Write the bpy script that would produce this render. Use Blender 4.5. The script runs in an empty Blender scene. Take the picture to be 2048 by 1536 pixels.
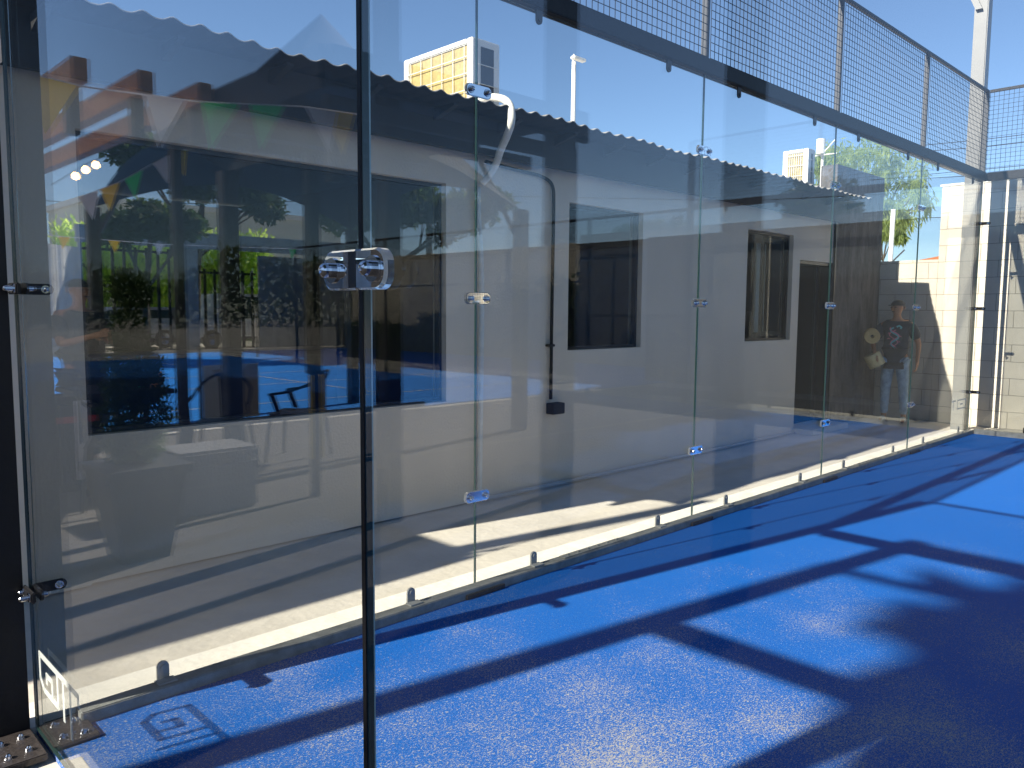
import bpy, bmesh, math, random
from mathutils import Vector, Matrix
random.seed(7)
SC = bpy.context.scene
COL = SC.collection
R = math.radians

# ------------------------------------------------------------------ camera, world, sun, exposure
cam = bpy.data.cameras.new('camera'); CAM = bpy.data.objects.new('camera', cam); COL.objects.link(CAM)
CAM.location = (-0.6664, -2.9893, 1.4441)
_yaw, _pit, _rol = 0.79650, -0.092527, 0.0074145
_f = Vector((math.cos(_yaw)*math.cos(_pit), math.sin(_yaw)*math.cos(_pit), math.sin(_pit)))
_r0 = Vector((math.sin(_yaw), -math.cos(_yaw), 0)); _u0 = _r0.cross(_f)
_r = math.cos(_rol)*_r0 + math.sin(_rol)*_u0; _u = -math.sin(_rol)*_r0 + math.cos(_rol)*_u0
CAM.rotation_euler = Matrix((_r, _u, -_f)).transposed().to_euler()
cam.sensor_width = 36; cam.lens = 36*1596.72/2048; cam.clip_start = 0.02; cam.clip_end = 2000
SC.camera = CAM
SUN_DIR = Vector((-1.0, 0.165, 0.69)).normalized()
W = bpy.data.worlds.new('World'); SC.world = W; W.use_nodes = True
nt = W.node_tree; bg = nt.nodes['Background']
sky = nt.nodes.new('ShaderNodeTexSky'); sky.sky_type = 'NISHITA'; sky.sun_disc = False
sky.sun_elevation = math.asin(SUN_DIR.z); sky.sun_rotation = math.atan2(SUN_DIR.x, SUN_DIR.y)
sky.altitude = 1900; sky.air_density = 1.0; sky.dust_density = 0.35; sky.ozone_density = 3.5
nt.links.new(sky.outputs[0], bg.inputs[0]); bg.inputs[1].default_value = 0.074
sl = bpy.data.lights.new('sun', 'SUN'); sl.energy = 5.0; sl.angle = R(0.55); sl.color = (1.0, 0.93, 0.82)
SUN = bpy.data.objects.new('sun', sl); COL.objects.link(SUN)
SUN.rotation_euler = (-SUN_DIR).to_track_quat('-Z', 'Y').to_euler(); SUN.location = (-20, 3, 15)
SC.view_settings.view_transform = 'Standard'; SC.view_settings.look = 'None'
SC.view_settings.exposure = 1.12; SC.view_settings.gamma = 1
cy = SC.cycles
cy.max_bounces = 14; cy.diffuse_bounces = 5; cy.glossy_bounces = 6; cy.transmission_bounces = 10
cy.transparent_max_bounces = 40; cy.caustics_reflective = False; cy.caustics_refractive = False
cy.use_denoising = True; cy.sample_clamp_indirect = 8

# ------------------------------------------------------------------ materials
def mat(name, col, rough=0.6, metal=0.0, noise=0.0, scale=5.0, bump=0.0, bscale=40.0, spec=0.5, col2=None, detail=4):
    m = bpy.data.materials.new(name); m.use_nodes = True
    n = m.node_tree.nodes; l = m.node_tree.links; b = n['Principled BSDF']
    b.inputs['Base Color'].default_value = (*col, 1); b.inputs['Roughness'].default_value = rough
    b.inputs['Metallic'].default_value = metal; b.inputs['Specular IOR Level'].default_value = spec
    tc = n.new('ShaderNodeTexCoord')
    if noise > 0 or col2:
        t = n.new('ShaderNodeTexNoise'); t.inputs['Scale'].default_value = scale; t.inputs['Detail'].default_value = detail
        t.inputs['Roughness'].default_value = 0.65
        l.new(tc.outputs['Object'], t.inputs['Vector'])
        r = n.new('ShaderNodeValToRGB'); r.color_ramp.elements[0].position = 0.3; r.color_ramp.elements[1].position = 0.7
        if col2: c0, c1 = col, col2
        else: c0 = tuple(c*(1-noise) for c in col); c1 = tuple(min(1, c*(1+noise)) for c in col)
        r.color_ramp.elements[0].color = (*c0, 1); r.color_ramp.elements[1].color = (*c1, 1)
        l.new(t.outputs['Fac'], r.inputs['Fac']); l.new(r.outputs['Color'], b.inputs['Base Color'])
    if bump > 0:
        t2 = n.new('ShaderNodeTexNoise'); t2.inputs['Scale'].default_value = bscale; t2.inputs['Detail'].default_value = 6
        l.new(tc.outputs['Object'], t2.inputs['Vector'])
        bp = n.new('ShaderNodeBump'); bp.inputs['Strength'].default_value = bump; bp.inputs['Distance'].default_value = 0.02
        l.new(t2.outputs['Fac'], bp.inputs['Height']); l.new(bp.outputs['Normal'], b.inputs['Normal'])
    return m

def translucent(m, w=0.45, boost=1.5):
    n = m.node_tree.nodes; l = m.node_tree.links; b = n['Principled BSDF']; out = n['Material Output']
    tr = n.new('ShaderNodeBsdfTranslucent'); ms = n.new('ShaderNodeMixShader'); ms.inputs[0].default_value = w
    src = b.inputs['Base Color']
    if src.links:
        sc_ = n.new('ShaderNodeVectorMath'); sc_.operation = 'SCALE'; sc_.inputs['Scale'].default_value = boost
        l.new(src.links[0].from_socket, sc_.inputs[0]); l.new(sc_.outputs[0], tr.inputs[0])
    else: tr.inputs[0].default_value = tuple(min(1, c*boost) for c in src.default_value[:3])+(1,)
    l.new(b.outputs[0], ms.inputs[1]); l.new(tr.outputs[0], ms.inputs[2]); l.new(ms.outputs[0], out.inputs[0]); return m

def glass_mat(name, tint=(0.955, 0.985, 0.97), ior=1.5, gain=1.0):
    """thin architectural glass: straight-through transparency plus Fresnel mirror on each face"""
    m = bpy.data.materials.new(name); m.use_nodes = True
    n = m.node_tree.nodes; l = m.node_tree.links; n.remove(n['Principled BSDF']); out = n['Material Output']
    g = n.new('ShaderNodeNewGeometry')
    mx = n.new('ShaderNodeMix'); mx.data_type = 'FLOAT'
    mx.inputs[2].default_value = ior; mx.inputs[3].default_value = 1/ior
    l.new(g.outputs['Backfacing'], mx.inputs[0])
    fr = n.new('ShaderNodeFresnel'); l.new(mx.outputs[0], fr.inputs['IOR'])
    mu = n.new('ShaderNodeMath'); mu.operation = 'MULTIPLY'; mu.inputs[1].default_value = gain; mu.use_clamp = True
    l.new(fr.outputs[0], mu.inputs[0])
    tr = n.new('ShaderNodeBsdfTransparent'); tr.inputs[0].default_value = (*[t**0.5 for t in tint], 1)
    gl = n.new('ShaderNodeBsdfGlossy'); gl.inputs['Roughness'].default_value = 0.0; gl.inputs[0].default_value = (1, 1, 1, 1)
    ms = n.new('ShaderNodeMixShader'); l.new(mu.outputs[0], ms.inputs[0]); l.new(tr.outputs[0], ms.inputs[1]); l.new(gl.outputs[0], ms.inputs[2])
    l.new(ms.outputs[0], out.inputs[0])
    return m

def see_through(m, w):
    n = m.node_tree.nodes; l = m.node_tree.links; t_ = n.new('ShaderNodeBsdfTransparent'); x = n.new('ShaderNodeMixShader'); x.inputs[0].default_value = w
    l.new(n['Principled BSDF'].outputs[0], x.inputs[1]); l.new(t_.outputs[0], x.inputs[2]); l.new(x.outputs[0], n['Material Output'].inputs[0]); return m
M = {}
M['glass'] = glass_mat('clear_glass', (0.97, 0.99, 0.98), 1.31)
M['side_glass'] = glass_mat('near_side_glass', (0.97, 0.99, 0.98), 1.52)
M['window_glass'] = glass_mat('window_glass', (0.6, 0.66, 0.66), 1.22)
M['glass_edge'] = mat('glass_edge', (0.02, 0.05, 0.045), 0.15, spec=0.8)
M['glass_edge_bright'] = mat('glass_edge_bright', (0.45, 0.62, 0.62), 0.15, spec=0.8)
M['frost'] = mat('frosted_film', (0.62, 0.66, 0.63), 0.7)
M['etch'] = see_through(mat('etched_glass', (0.66, 0.70, 0.66), 0.7), 0.62)
def clear_mat():
    m = bpy.data.materials.new('clear_acrylic'); m.use_nodes = True
    n = m.node_tree.nodes; l = m.node_tree.links; n.remove(n['Principled BSDF'])
    g = n.new('ShaderNodeBsdfGlass'); g.inputs['IOR'].default_value = 1.49; g.inputs['Roughness'].default_value = 0.0
    g.inputs[0].default_value = (0.97, 0.98, 1, 1)
    l.new(g.outputs[0], n['Material Output'].inputs[0]); return m
M['acrylic'] = clear_mat()
M['rim'] = mat('acrylic_rim', (0.85, 0.87, 0.9), 0.3)
_n = M['rim'].node_tree.nodes; _l = M['rim'].node_tree.links; _g = _n.new('ShaderNodeBsdfGlass'); _g.inputs['IOR'].default_value = 1.49; _x = _n.new('ShaderNodeMixShader'); _x.inputs[0].default_value = 0.16
_l.new(_g.outputs[0], _x.inputs[1]); _l.new(_n['Principled BSDF'].outputs[0], _x.inputs[2]); _l.new(_x.outputs[0], _n['Material Output'].inputs[0])
M['plate'] = mat('foot_plate_steel', (0.055, 0.047, 0.044), 0.35, 0.3, noise=0.3, scale=20, bump=0.3, bscale=60)
M['chrome'] = mat('polished_steel', (0.62, 0.62, 0.64), 0.12, 1.0)
M['black'] = mat('black_painted_steel', (0.010, 0.010, 0.012), 0.45, spec=0.25, bump=0.1, bscale=60)
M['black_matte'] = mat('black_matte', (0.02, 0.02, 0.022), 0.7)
M['rail'] = mat('grey_painted_steel', (0.27, 0.27, 0.25), 0.4, noise=0.3, scale=12, bump=0.15, bscale=80)
M['greypost'] = mat('mesh_post_steel', (0.05, 0.052, 0.058), 0.5, noise=0.15, scale=10)
M['wire'] = mat('black_wire', (0.008, 0.008, 0.010), 0.6, spec=0.2)
M['clamp_steel'] = mat('pale_clamp_steel', (0.36, 0.36, 0.34), 0.35, noise=0.15, scale=20)
M['white_clean'] = mat('white_van_paint', (0.9, 0.9, 0.9), 0.3)
M['mast'] = mat('light_grey_mast', (0.20, 0.20, 0.195), 0.35, noise=0.08, scale=3)
M['white'] = mat('white_paint', (0.78, 0.77, 0.74), 0.45, noise=0.05, scale=8)
M['white_dirty'] = mat('weathered_white', (0.7, 0.69, 0.62), 0.55, noise=0.15, scale=18)
M['coil'] = mat('coil_fins', (0.42, 0.32, 0.12), 0.5, noise=0.25, scale=30)
M['coil_dark'] = mat('dark_fins', (0.03, 0.02, 0.012), 0.6)
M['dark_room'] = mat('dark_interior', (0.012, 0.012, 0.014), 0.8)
M['roof'] = mat('corrugated_roof', (0.55, 0.50, 0.44), 0.6, noise=0.35, scale=7, bump=0.2, bscale=30)
M['roof_under'] = mat('shade_dark_underside', (0.014, 0.012, 0.012), 0.9, noise=0.4, scale=9)  # eave shade put into the colour of the sheet's underside
M['dark_steel'] = mat('dark_purlin', (0.03, 0.03, 0.034), 0.5, noise=0.2, scale=9)
M['pipe_w'] = mat('white_pipe', (0.72, 0.71, 0.66), 0.5, noise=0.1, scale=14)
M['pipe_g'] = mat('grey_pipe', (0.40, 0.41, 0.41), 0.5)
M['alum'] = mat('dark_aluminium', (0.025, 0.025, 0.025), 0.35, 0.4)
M['skin'] = mat('skin_tan', (0.48, 0.23, 0.12), 0.55)
M['denim'] = mat('denim', (0.30, 0.42, 0.54), 0.8, noise=0.35, scale=14, bump=0.3, bscale=60)
M['tee'] = mat('charcoal_cotton', (0.045, 0.05, 0.06), 0.9, noise=0.2, scale=9, bump=0.2, bscale=30)
M['pink'] = mat('pink_print', (0.75, 0.25, 0.33), 0.8)
M['teal'] = mat('teal_print', (0.18, 0.55, 0.58), 0.8)
M['shoe'] = mat('off_white_shoe', (0.6, 0.58, 0.5), 0.7)
M['kraft'] = mat('kraft_roll', (0.62, 0.42, 0.17), 0.7, noise=0.12, scale=20)
M['cream_roll'] = mat('cream_roll', (0.72, 0.58, 0.30), 0.7, noise=0.1, scale=20)
M['wood'] = mat('pale_wood', (0.36, 0.20, 0.12), 0.6, noise=0.25, scale=12)
M['canvas'] = mat('dark_canvas', (0.03, 0.032, 0.04), 0.9)
M['green_f'] = mat('green_flag', (0.02, 0.62, 0.18), 0.6)
M['yellow_f'] = mat('yellow_flag', (0.95, 0.62, 0.01), 0.6)
M['white_f'] = mat('white_flag', (0.75, 0.72, 0.72), 0.6)
M['orange'] = mat('orange_cup', (0.8, 0.3, 0.1), 0.5)
M['red'] = mat('red_cloth', (0.55, 0.06, 0.05), 0.7)
M['silver'] = mat('silver_car_paint', (0.55, 0.58, 0.6), 0.25, 0.5)
M['carglass'] = mat('car_glass', (0.03, 0.06, 0.07), 0.05)
M['rubber'] = mat('tyre_rubber', (0.02, 0.02, 0.02), 0.8)
M['bark'] = mat('bark', (0.10, 0.075, 0.05), 0.9, noise=0.3, scale=10, bump=0.5, bscale=20)
M['leaf'] = mat('leaf_dark', (0.02, 0.045, 0.015), 0.6, col2=(0.055, 0.085, 0.02), scale=3)
M['leaf_mid'] = mat('leaf_mid', (0.04, 0.08, 0.02), 0.6, col2=(0.10, 0.15, 0.03), scale=3)
M['leaf_lime'] = mat('leaf_lime', (0.28, 0.46, 0.06), 0.6, col2=(0.58, 0.70, 0.14), scale=3)
M['leaf_feather'] = mat('leaf_feathery', (0.15, 0.22, 0.06), 0.7, col2=(0.32, 0.38, 0.10), scale=2)
M['terracotta_roof'] = mat('orange_roof', (0.55, 0.17, 0.05), 0.8, noise=0.15, scale=4)
M['pot'] = mat('dark_planter', (0.03, 0.03, 0.033), 0.5, bump=0.1)
M['cooler'] = mat('cooler_plastic', (0.20, 0.20, 0.21), 0.5)
M['bulb'] = bpy.data.materials.new('warm_bulb'); M['bulb'].use_nodes = True
_b = M['bulb'].node_tree.nodes['Principled BSDF']; _b.inputs['Emission Color'].default_value = (1, 0.55, 0.15, 1); _b.inputs['Emission Strength'].default_value = 12
M['far_wall'] = mat('pale_far_wall', (0.62, 0.64, 0.60), 0.8, noise=0.08, scale=1.5)
M['sheet'] = mat('grey_sheet_metal', (0.33, 0.33, 0.325), 0.5, noise=0.15, scale=3)
M['yellow'] = mat('yellow_paint', (0.85, 0.6, 0.02), 0.45)

for k_ in ('leaf', 'leaf_mid', 'leaf_lime', 'leaf_feather', 'green_f', 'yellow_f', 'white_f'): translucent(M[k_], 0.5, 1.8 if 'leaf' in k_ else 1.3)

def plaster(name, base, stain):
    m = mat(name, base, 0.85, bump=0.25, bscale=55)
    n = m.node_tree.nodes; l = m.node_tree.links; b = n['Principled BSDF']; tc = n['Texture Coordinate']
    t = n.new('ShaderNodeTexNoise'); t.inputs['Scale'].default_value = 1.3; t.inputs['Detail'].default_value = 8; t.inputs['Roughness'].default_value = 0.6
    mp = n.new('ShaderNodeMapping'); mp.inputs['Scale'].default_value = (1.6, 1.6, 0.5)
    l.new(tc.outputs['Object'], mp.inputs[0]); l.new(mp.outputs[0], t.inputs['Vector'])
    r = n.new('ShaderNodeValToRGB'); r.color_ramp.elements[0].position = 0.35; r.color_ramp.elements[1].position = 0.65
    r.color_ramp.elements[0].color = (*stain, 1); r.color_ramp.elements[1].color = (*base, 1)
    l.new(t.outputs['Fac'], r.inputs['Fac']); l.new(r.outputs['Color'], b.inputs['Base Color'])
    return m
M['plaster'] = plaster('grey_plaster', (0.77, 0.66, 0.53), (0.71, 0.61, 0.49))

def rough_concrete():
    m = mat('rough_dark_concrete', (0.1, 0.1, 0.1), 0.9, bump=0.6, bscale=16)
    n = m.node_tree.nodes; l = m.node_tree.links; b = n['Principled BSDF']; tc = n['Texture Coordinate']
    mp = n.new('ShaderNodeMapping'); mp.inputs['Scale'].default_value = (4, 4, 1.1); l.new(tc.outputs['Object'], mp.inputs[0])
    t = n.new('ShaderNodeTexNoise'); t.inputs['Scale'].default_value = 1.6; t.inputs['Detail'].default_value = 10; t.inputs['Roughness'].default_value = 0.75
    l.new(mp.outputs[0], t.inputs['Vector'])
    r = n.new('ShaderNodeValToRGB'); r.color_ramp.elements[0].position = 0.35; r.color_ramp.elements[1].position = 0.72
    r.color_ramp.elements[0].color = (0.035, 0.03, 0.028, 1); r.color_ramp.elements[1].color = (0.17, 0.155, 0.145, 1)
    l.new(t.outputs['Fac'], r.inputs['Fac']); l.new(r.outputs['Color'], b.inputs['Base Color']); return m
M['rough'] = rough_concrete()

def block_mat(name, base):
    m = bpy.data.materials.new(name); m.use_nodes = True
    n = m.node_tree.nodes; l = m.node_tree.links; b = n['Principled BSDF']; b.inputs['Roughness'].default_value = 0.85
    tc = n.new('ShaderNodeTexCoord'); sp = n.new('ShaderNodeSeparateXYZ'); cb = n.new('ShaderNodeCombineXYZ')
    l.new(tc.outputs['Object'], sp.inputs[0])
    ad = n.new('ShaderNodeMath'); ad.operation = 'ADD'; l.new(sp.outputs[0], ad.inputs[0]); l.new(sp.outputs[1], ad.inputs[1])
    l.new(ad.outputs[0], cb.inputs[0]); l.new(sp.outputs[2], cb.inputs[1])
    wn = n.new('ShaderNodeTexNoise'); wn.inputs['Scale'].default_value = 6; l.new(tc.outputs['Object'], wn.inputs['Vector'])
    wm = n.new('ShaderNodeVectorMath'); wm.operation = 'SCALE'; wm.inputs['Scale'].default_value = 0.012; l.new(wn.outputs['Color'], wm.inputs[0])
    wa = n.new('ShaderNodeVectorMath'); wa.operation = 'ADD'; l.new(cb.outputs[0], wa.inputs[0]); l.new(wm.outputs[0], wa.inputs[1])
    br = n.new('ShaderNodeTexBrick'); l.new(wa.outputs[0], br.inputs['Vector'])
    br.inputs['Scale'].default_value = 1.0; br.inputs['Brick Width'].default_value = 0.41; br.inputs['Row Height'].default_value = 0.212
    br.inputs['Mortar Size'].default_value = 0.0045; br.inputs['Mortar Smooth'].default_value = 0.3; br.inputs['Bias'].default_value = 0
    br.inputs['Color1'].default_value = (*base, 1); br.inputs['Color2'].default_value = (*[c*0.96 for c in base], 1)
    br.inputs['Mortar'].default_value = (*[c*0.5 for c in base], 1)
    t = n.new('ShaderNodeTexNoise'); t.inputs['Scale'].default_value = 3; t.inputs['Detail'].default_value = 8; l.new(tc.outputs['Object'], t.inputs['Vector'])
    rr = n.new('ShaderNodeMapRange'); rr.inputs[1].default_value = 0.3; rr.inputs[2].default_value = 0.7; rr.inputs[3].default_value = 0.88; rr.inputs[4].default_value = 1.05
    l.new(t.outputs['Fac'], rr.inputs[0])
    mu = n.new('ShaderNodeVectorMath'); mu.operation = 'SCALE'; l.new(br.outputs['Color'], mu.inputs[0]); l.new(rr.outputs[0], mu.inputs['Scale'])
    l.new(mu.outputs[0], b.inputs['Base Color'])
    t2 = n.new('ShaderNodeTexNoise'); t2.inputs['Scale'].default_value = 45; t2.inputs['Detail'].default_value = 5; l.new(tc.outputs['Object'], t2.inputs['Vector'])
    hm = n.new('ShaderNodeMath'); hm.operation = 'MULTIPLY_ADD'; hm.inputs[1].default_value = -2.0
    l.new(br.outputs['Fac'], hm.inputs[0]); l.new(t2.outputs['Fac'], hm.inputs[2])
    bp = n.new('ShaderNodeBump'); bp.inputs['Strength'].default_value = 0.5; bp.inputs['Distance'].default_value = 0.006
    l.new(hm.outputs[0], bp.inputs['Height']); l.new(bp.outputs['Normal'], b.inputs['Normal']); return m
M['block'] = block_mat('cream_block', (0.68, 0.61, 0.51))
M['block_shade'] = block_mat('shade_toned_block', (0.045, 0.045, 0.048))  # dark version of the block wall, shade put into its colour
M['far_beige'] = mat('beige_wall_far', (0.30, 0.27, 0.21), 0.85, noise=0.12, scale=2)

def turf_mat():
    m = bpy.data.materials.new('blue_turf'); m.use_nodes = True
    n = m.node_tree.nodes; l = m.node_tree.links; b = n['Principled BSDF']; b.inputs['Roughness'].default_value = 0.75
    b.inputs['Specular IOR Level'].default_value = 0.25
    tc = n.new('ShaderNodeTexCoord')
    mp = n.new('ShaderNodeMapping'); mp.inputs['Scale'].default_value = (1.0, 1.9, 1); mp.inputs['Rotation'].default_value = (0, 0, 0.5); l.new(tc.outputs['Object'], mp.inputs[0])
    f = n.new('ShaderNodeTexNoise'); f.inputs['Scale'].default_value = 125; f.inputs['Detail'].default_value = 3; f.inputs['Roughness'].default_value = 0.7; f.inputs['Distortion'].default_value = 1.0
    l.new(mp.outputs[0], f.inputs['Vector'])
    big = n.new('ShaderNodeTexNoise'); big.inputs['Scale'].default_value = 1.7; big.inputs['Detail'].default_value = 4; l.new(tc.outputs['Object'], big.inputs['Vector'])
    # sand is swept thicker towards the corner end of the court
    sp = n.new('ShaderNodeSeparateXYZ'); l.new(tc.outputs['Object'], sp.inputs[0])
    gx = n.new('ShaderNodeMapRange'); gx.inputs[1].default_value = 1.0; gx.inputs[2].default_value = 7.0; gx.inputs[3].default_value = 0.03; gx.inputs[4].default_value = -0.16; l.new(sp.outputs[0], gx.inputs[0])
    gy = n.new('ShaderNodeMapRange'); gy.inputs[1].default_value = -0.3; gy.inputs[2].default_value = -1.4; gy.inputs[3].default_value = -0.05; gy.inputs[4].default_value = 0.025; l.new(sp.outputs[1], gy.inputs[0])
    bb = n.new('ShaderNodeMath'); bb.operation = 'MULTIPLY_ADD'; bb.inputs[1].default_value = 0.30; bb.inputs[2].default_value = -0.15; l.new(big.outputs['Fac'], bb.inputs[0])
    a1 = n.new('ShaderNodeMath'); l.new(f.outputs['Fac'], a1.inputs[0]); l.new(bb.outputs[0], a1.inputs[1])
    a2 = n.new('ShaderNodeMath'); l.new(a1.outputs[0], a2.inputs[0]); l.new(gx.outputs[0], a2.inputs[1])
    a3 = n.new('ShaderNodeMath'); l.new(a2.outputs[0], a3.inputs[0]); l.new(gy.outputs[0], a3.inputs[1])
    sr = n.new('ShaderNodeMapRange'); sr.inputs[1].default_value = 0.57; sr.inputs[2].default_value = 0.605; l.new(a3.outputs[0], sr.inputs[0])
    cr = n.new('ShaderNodeValToRGB'); cr.color_ramp.elements[0].position = 0.3; cr.color_ramp.elements[1].position = 0.75
    cr.color_ramp.elements[0].color = (0.003, 0.070, 0.34, 1); cr.color_ramp.elements[1].color = (0.009, 0.19, 0.66, 1)
    f2 = n.new('ShaderNodeTexNoise'); f2.inputs['Scale'].default_value = 160; f2.inputs['Detail'].default_value = 2; l.new(mp.outputs[0], f2.inputs['Vector'])
    l.new(f2.outputs['Fac'], cr.inputs['Fac'])
    mx = n.new('ShaderNodeMix'); mx.data_type = 'RGBA'; l.new(sr.outputs[0], mx.inputs[0]); l.new(cr.outputs['Color'], mx.inputs[6]); mx.inputs[7].default_value = (0.52, 0.47, 0.40, 1)
    l.new(mx.outputs[2], b.inputs['Base Color'])
    bp = n.new('ShaderNodeBump'); bp.inputs['Strength'].default_value = 0.7; bp.inputs['Distance'].default_value = 0.006
    l.new(f.outputs['Fac'], bp.inputs['Height']); l.new(bp.outputs['Normal'], b.inputs['Normal']); return m
M['turf'] = turf_mat()
M['turf2'] = mat('second_court_turf', (0.008, 0.26, 0.85), 0.6, noise=0.12, scale=6)
M['concrete'] = mat('pale_concrete', (0.56, 0.51, 0.43), 0.85, noise=0.12, scale=2.2, bump=0.25, bscale=25, detail=8)
M['kerb'] = mat('pale_kerb', (0.78, 0.73, 0.64), 0.8, noise=0.08, scale=6, bump=0.2, bscale=25)
M['shade_paving'] = mat('shade_dark_paving', (0.02, 0.02, 0.022), 0.95, spec=0.1, noise=0.25, scale=5, bump=0.2, bscale=30)  # added dark sheet, stands in for shade on the patio
M['patio'] = mat('patio_concrete', (0.085, 0.075, 0.066), 0.8, noise=0.12, scale=2.5, bump=0.15, bscale=25, detail=8)

# ------------------------------------------------------------------ mesh helpers
class MB:
    def __init__(s): s.v = []; s.f = []; s.m = []
    def add(s, vs, fs, mi=0):
        o = len(s.v); s.v += [tuple(v) for v in vs]
        for f in fs: s.f.append(tuple(i+o for i in f)); s.m.append(mi)
        return s
    def box(s, x0, x1, y0, y1, z0, z1, mi=0):
        x0, x1 = sorted((x0, x1)); y0, y1 = sorted((y0, y1)); z0, z1 = sorted((z0, z1))
        vs = [(x0,y0,z0),(x1,y0,z0),(x1,y1,z0),(x0,y1,z0),(x0,y0,z1),(x1,y0,z1),(x1,y1,z1),(x0,y1,z1)]
        return s.add(vs, [(0,3,2,1),(4,5,6,7),(0,1,5,4),(1,2,6,5),(2,3,7,6),(3,0,4,7)], mi)
    def bbox(s, x0, x1, y0, y1, z0, z1, b=0.006, mi=0):
        bm = bmesh.new(); bmesh.ops.create_cube(bm, size=1)
        for v in bm.verts: v.co = Vector(((x0+x1)/2+v.co.x*(x1-x0), (y0+y1)/2+v.co.y*(y1-y0), (z0+z1)/2+v.co.z*(z1-z0)))
        bmesh.ops.bevel(bm, geom=list(bm.edges), offset=b, segments=2, affect='EDGES')
        bm.verts.index_update()
        s.add([v.co for v in bm.verts], [[v.index for v in f.verts] for f in bm.faces], mi); bm.free(); return s
    def cyl(s, p, q, r, r2=None, n=12, mi=0, caps=True):
        p = Vector(p); q = Vector(q); r2 = r if r2 is None else r2
        d = (q-p).normalized(); a = d.orthogonal().normalized(); b = d.cross(a)
        vs = []
        for c, rr in ((p, r), (q, r2)):
            for i in range(n):
                t = 2*math.pi*i/n; vs.append(c + (a*math.cos(t)+b*math.sin(t))*rr)
        fs = [(i, (i+1) % n, n+(i+1) % n, n+i) for i in range(n)]
        if caps: fs += [tuple(range(n-1, -1, -1)), tuple(range(n, 2*n))]
        return s.add(vs, fs, mi)
    def tube(s, pts, r, n=10, mi=0):
        pts = [Vector(p) for p in pts]; rs = r if isinstance(r, (list, tuple)) else [r]*len(pts)
        rings = []; a = None
        for i, p in enumerate(pts):
            d = ((pts[i+1]-p) if i == 0 else (p-pts[i-1]) if i == len(pts)-1 else (pts[i+1]-pts[i-1])).normalized()
            a = d.orthogonal().normalized() if a is None else (a - d*a.dot(d)).normalized()
            b = d.cross(a)
            rings.append([p+(a*math.cos(2*math.pi*k/n)+b*math.sin(2*math.pi*k/n))*rs[i] for k in range(n)])
        vs = [v for rg in rings for v in rg]; fs = []
        for i in range(len(pts)-1):
            for k in range(n): fs.append((i*n+k, i*n+(k+1) % n, (i+1)*n+(k+1) % n, (i+1)*n+k))
        fs += [tuple(range(n-1, -1, -1)), tuple(range((len(pts)-1)*n, len(pts)*n))]
        return s.add(vs, fs, mi)
    def prism(s, poly, axis, a, b, mi=0):
        """extrude a 2-D polygon along axis from a to b"""
        def P(u, v, w): return {0: (w, u, v), 1: (u, w, v), 2: (u, v, w)}[axis]
        n = len(poly); vs = [P(u, v, a) for u, v in poly]+[P(u, v, b) for u, v in poly]
        fs = [tuple(range(n)), tuple(range(2*n-1, n-1, -1))]+[(i, n+i, n+(i+1) % n, (i+1) % n) for i in range(n)]
        return s.add(vs, fs, mi)
    def obj(s, name, mats, parent=None, smooth=False, fix=True):
        me = bpy.data.meshes.new(name); off = Vector(parent['_o']) if parent is not None and '_o' in parent else Vector((0, 0, 0))
        me.from_pydata([tuple(Vector(v)-off) for v in s.v], [], s.f)
        for m in (mats if isinstance(mats, (list, tuple)) else [mats]): me.materials.append(m)
        for p, i in zip(me.polygons, s.m): p.material_index = i; p.use_smooth = smooth
        if fix:
            bm = bmesh.new(); bm.from_mesh(me); bmesh.ops.recalc_face_normals(bm, faces=bm.faces); bm.to_mesh(me); bm.free()
        me.update()
        o = bpy.data.objects.new(name, me); COL.objects.link(o)
        if parent is not None: o.parent = parent
        return o

def tag(o, label=None, cat=None, group=None, kind=None):
    if label: o['label'] = label
    if cat: o['category'] = cat
    if group: o['group'] = group
    if kind: o['kind'] = kind
    return o
ORIG = {}
def thing(name, label, cat, loc=(0, 0, 0), group=None):
    o = bpy.data.objects.new(name, None); COL.objects.link(o); o.location = loc; o.empty_display_size = 0.1
    o['_o'] = tuple(loc); return tag(o, label, cat, group)
def sub(o, parent):      # a part's own part: parts sit at their thing's origin, so pass the origin on
    o.parent = parent; return o
def carry(o, parent):
    o['_o'] = tuple(parent['_o']); return o
def copy_tree(o, parent=None):
    c = o.copy(); COL.objects.link(c)
    if parent is not None: c.parent = parent
    for ch in list(o.children): copy_tree(ch, c)
    return c
def place(src, loc, label, used):
    o = src if not used else copy_tree(src)
    o.location = loc; o['label'] = label; return o

# ------------------------------------------------------------------ the setting
MB().box(-60, 120, -80, 140, -0.5, -0.012).obj('ground', M['concrete'])['kind'] = 'structure'
tag(MB().box(0.0, 10.0, -20, -0.0, -0.011, 0.006).obj('turf_court', M['turf']), kind='structure')
tag(MB().box(-0.1, 10.3, 0.012, 0.21, -0.011, 0.012).obj('kerb', M['kerb']), kind='structure')
tag(MB().box(-12, -0.1, -12, 6.2, -0.011, 0.0).obj('patio', M['patio']), kind='structure')
tag(MB().box(-9, -0.1, -12, 0.4, 0.0, 0.004).obj('shade_paving', M['shade_paving']), kind='structure')
tag(MB().box(-16, -1.2, 6.45, 22.5, -0.011, 0.004).obj('second_court', M['turf2']), kind='structure')
ln = MB()
for y in (8.2, 11.0): ln.box(-15.5, -1.6, y, y+0.05, 0.008, 0.009)
ln.box(-7.3, -7.25, 8.255, 22, 0.008, 0.009); ln.box(-15.5, -1.6, 13.45, 13.5, 0.010, 0.011)
tag(ln.obj('second_court_lines', M['white']), kind='structure')
ln = MB().box(0.2, 9.9, -3.28, -3.23, 0.010, 0.012); ln.box(4.975, 5.025, -3.9, -3.285, 0.010, 0.012); tag(ln.obj('court_lines', M['white']), kind='structure')

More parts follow.
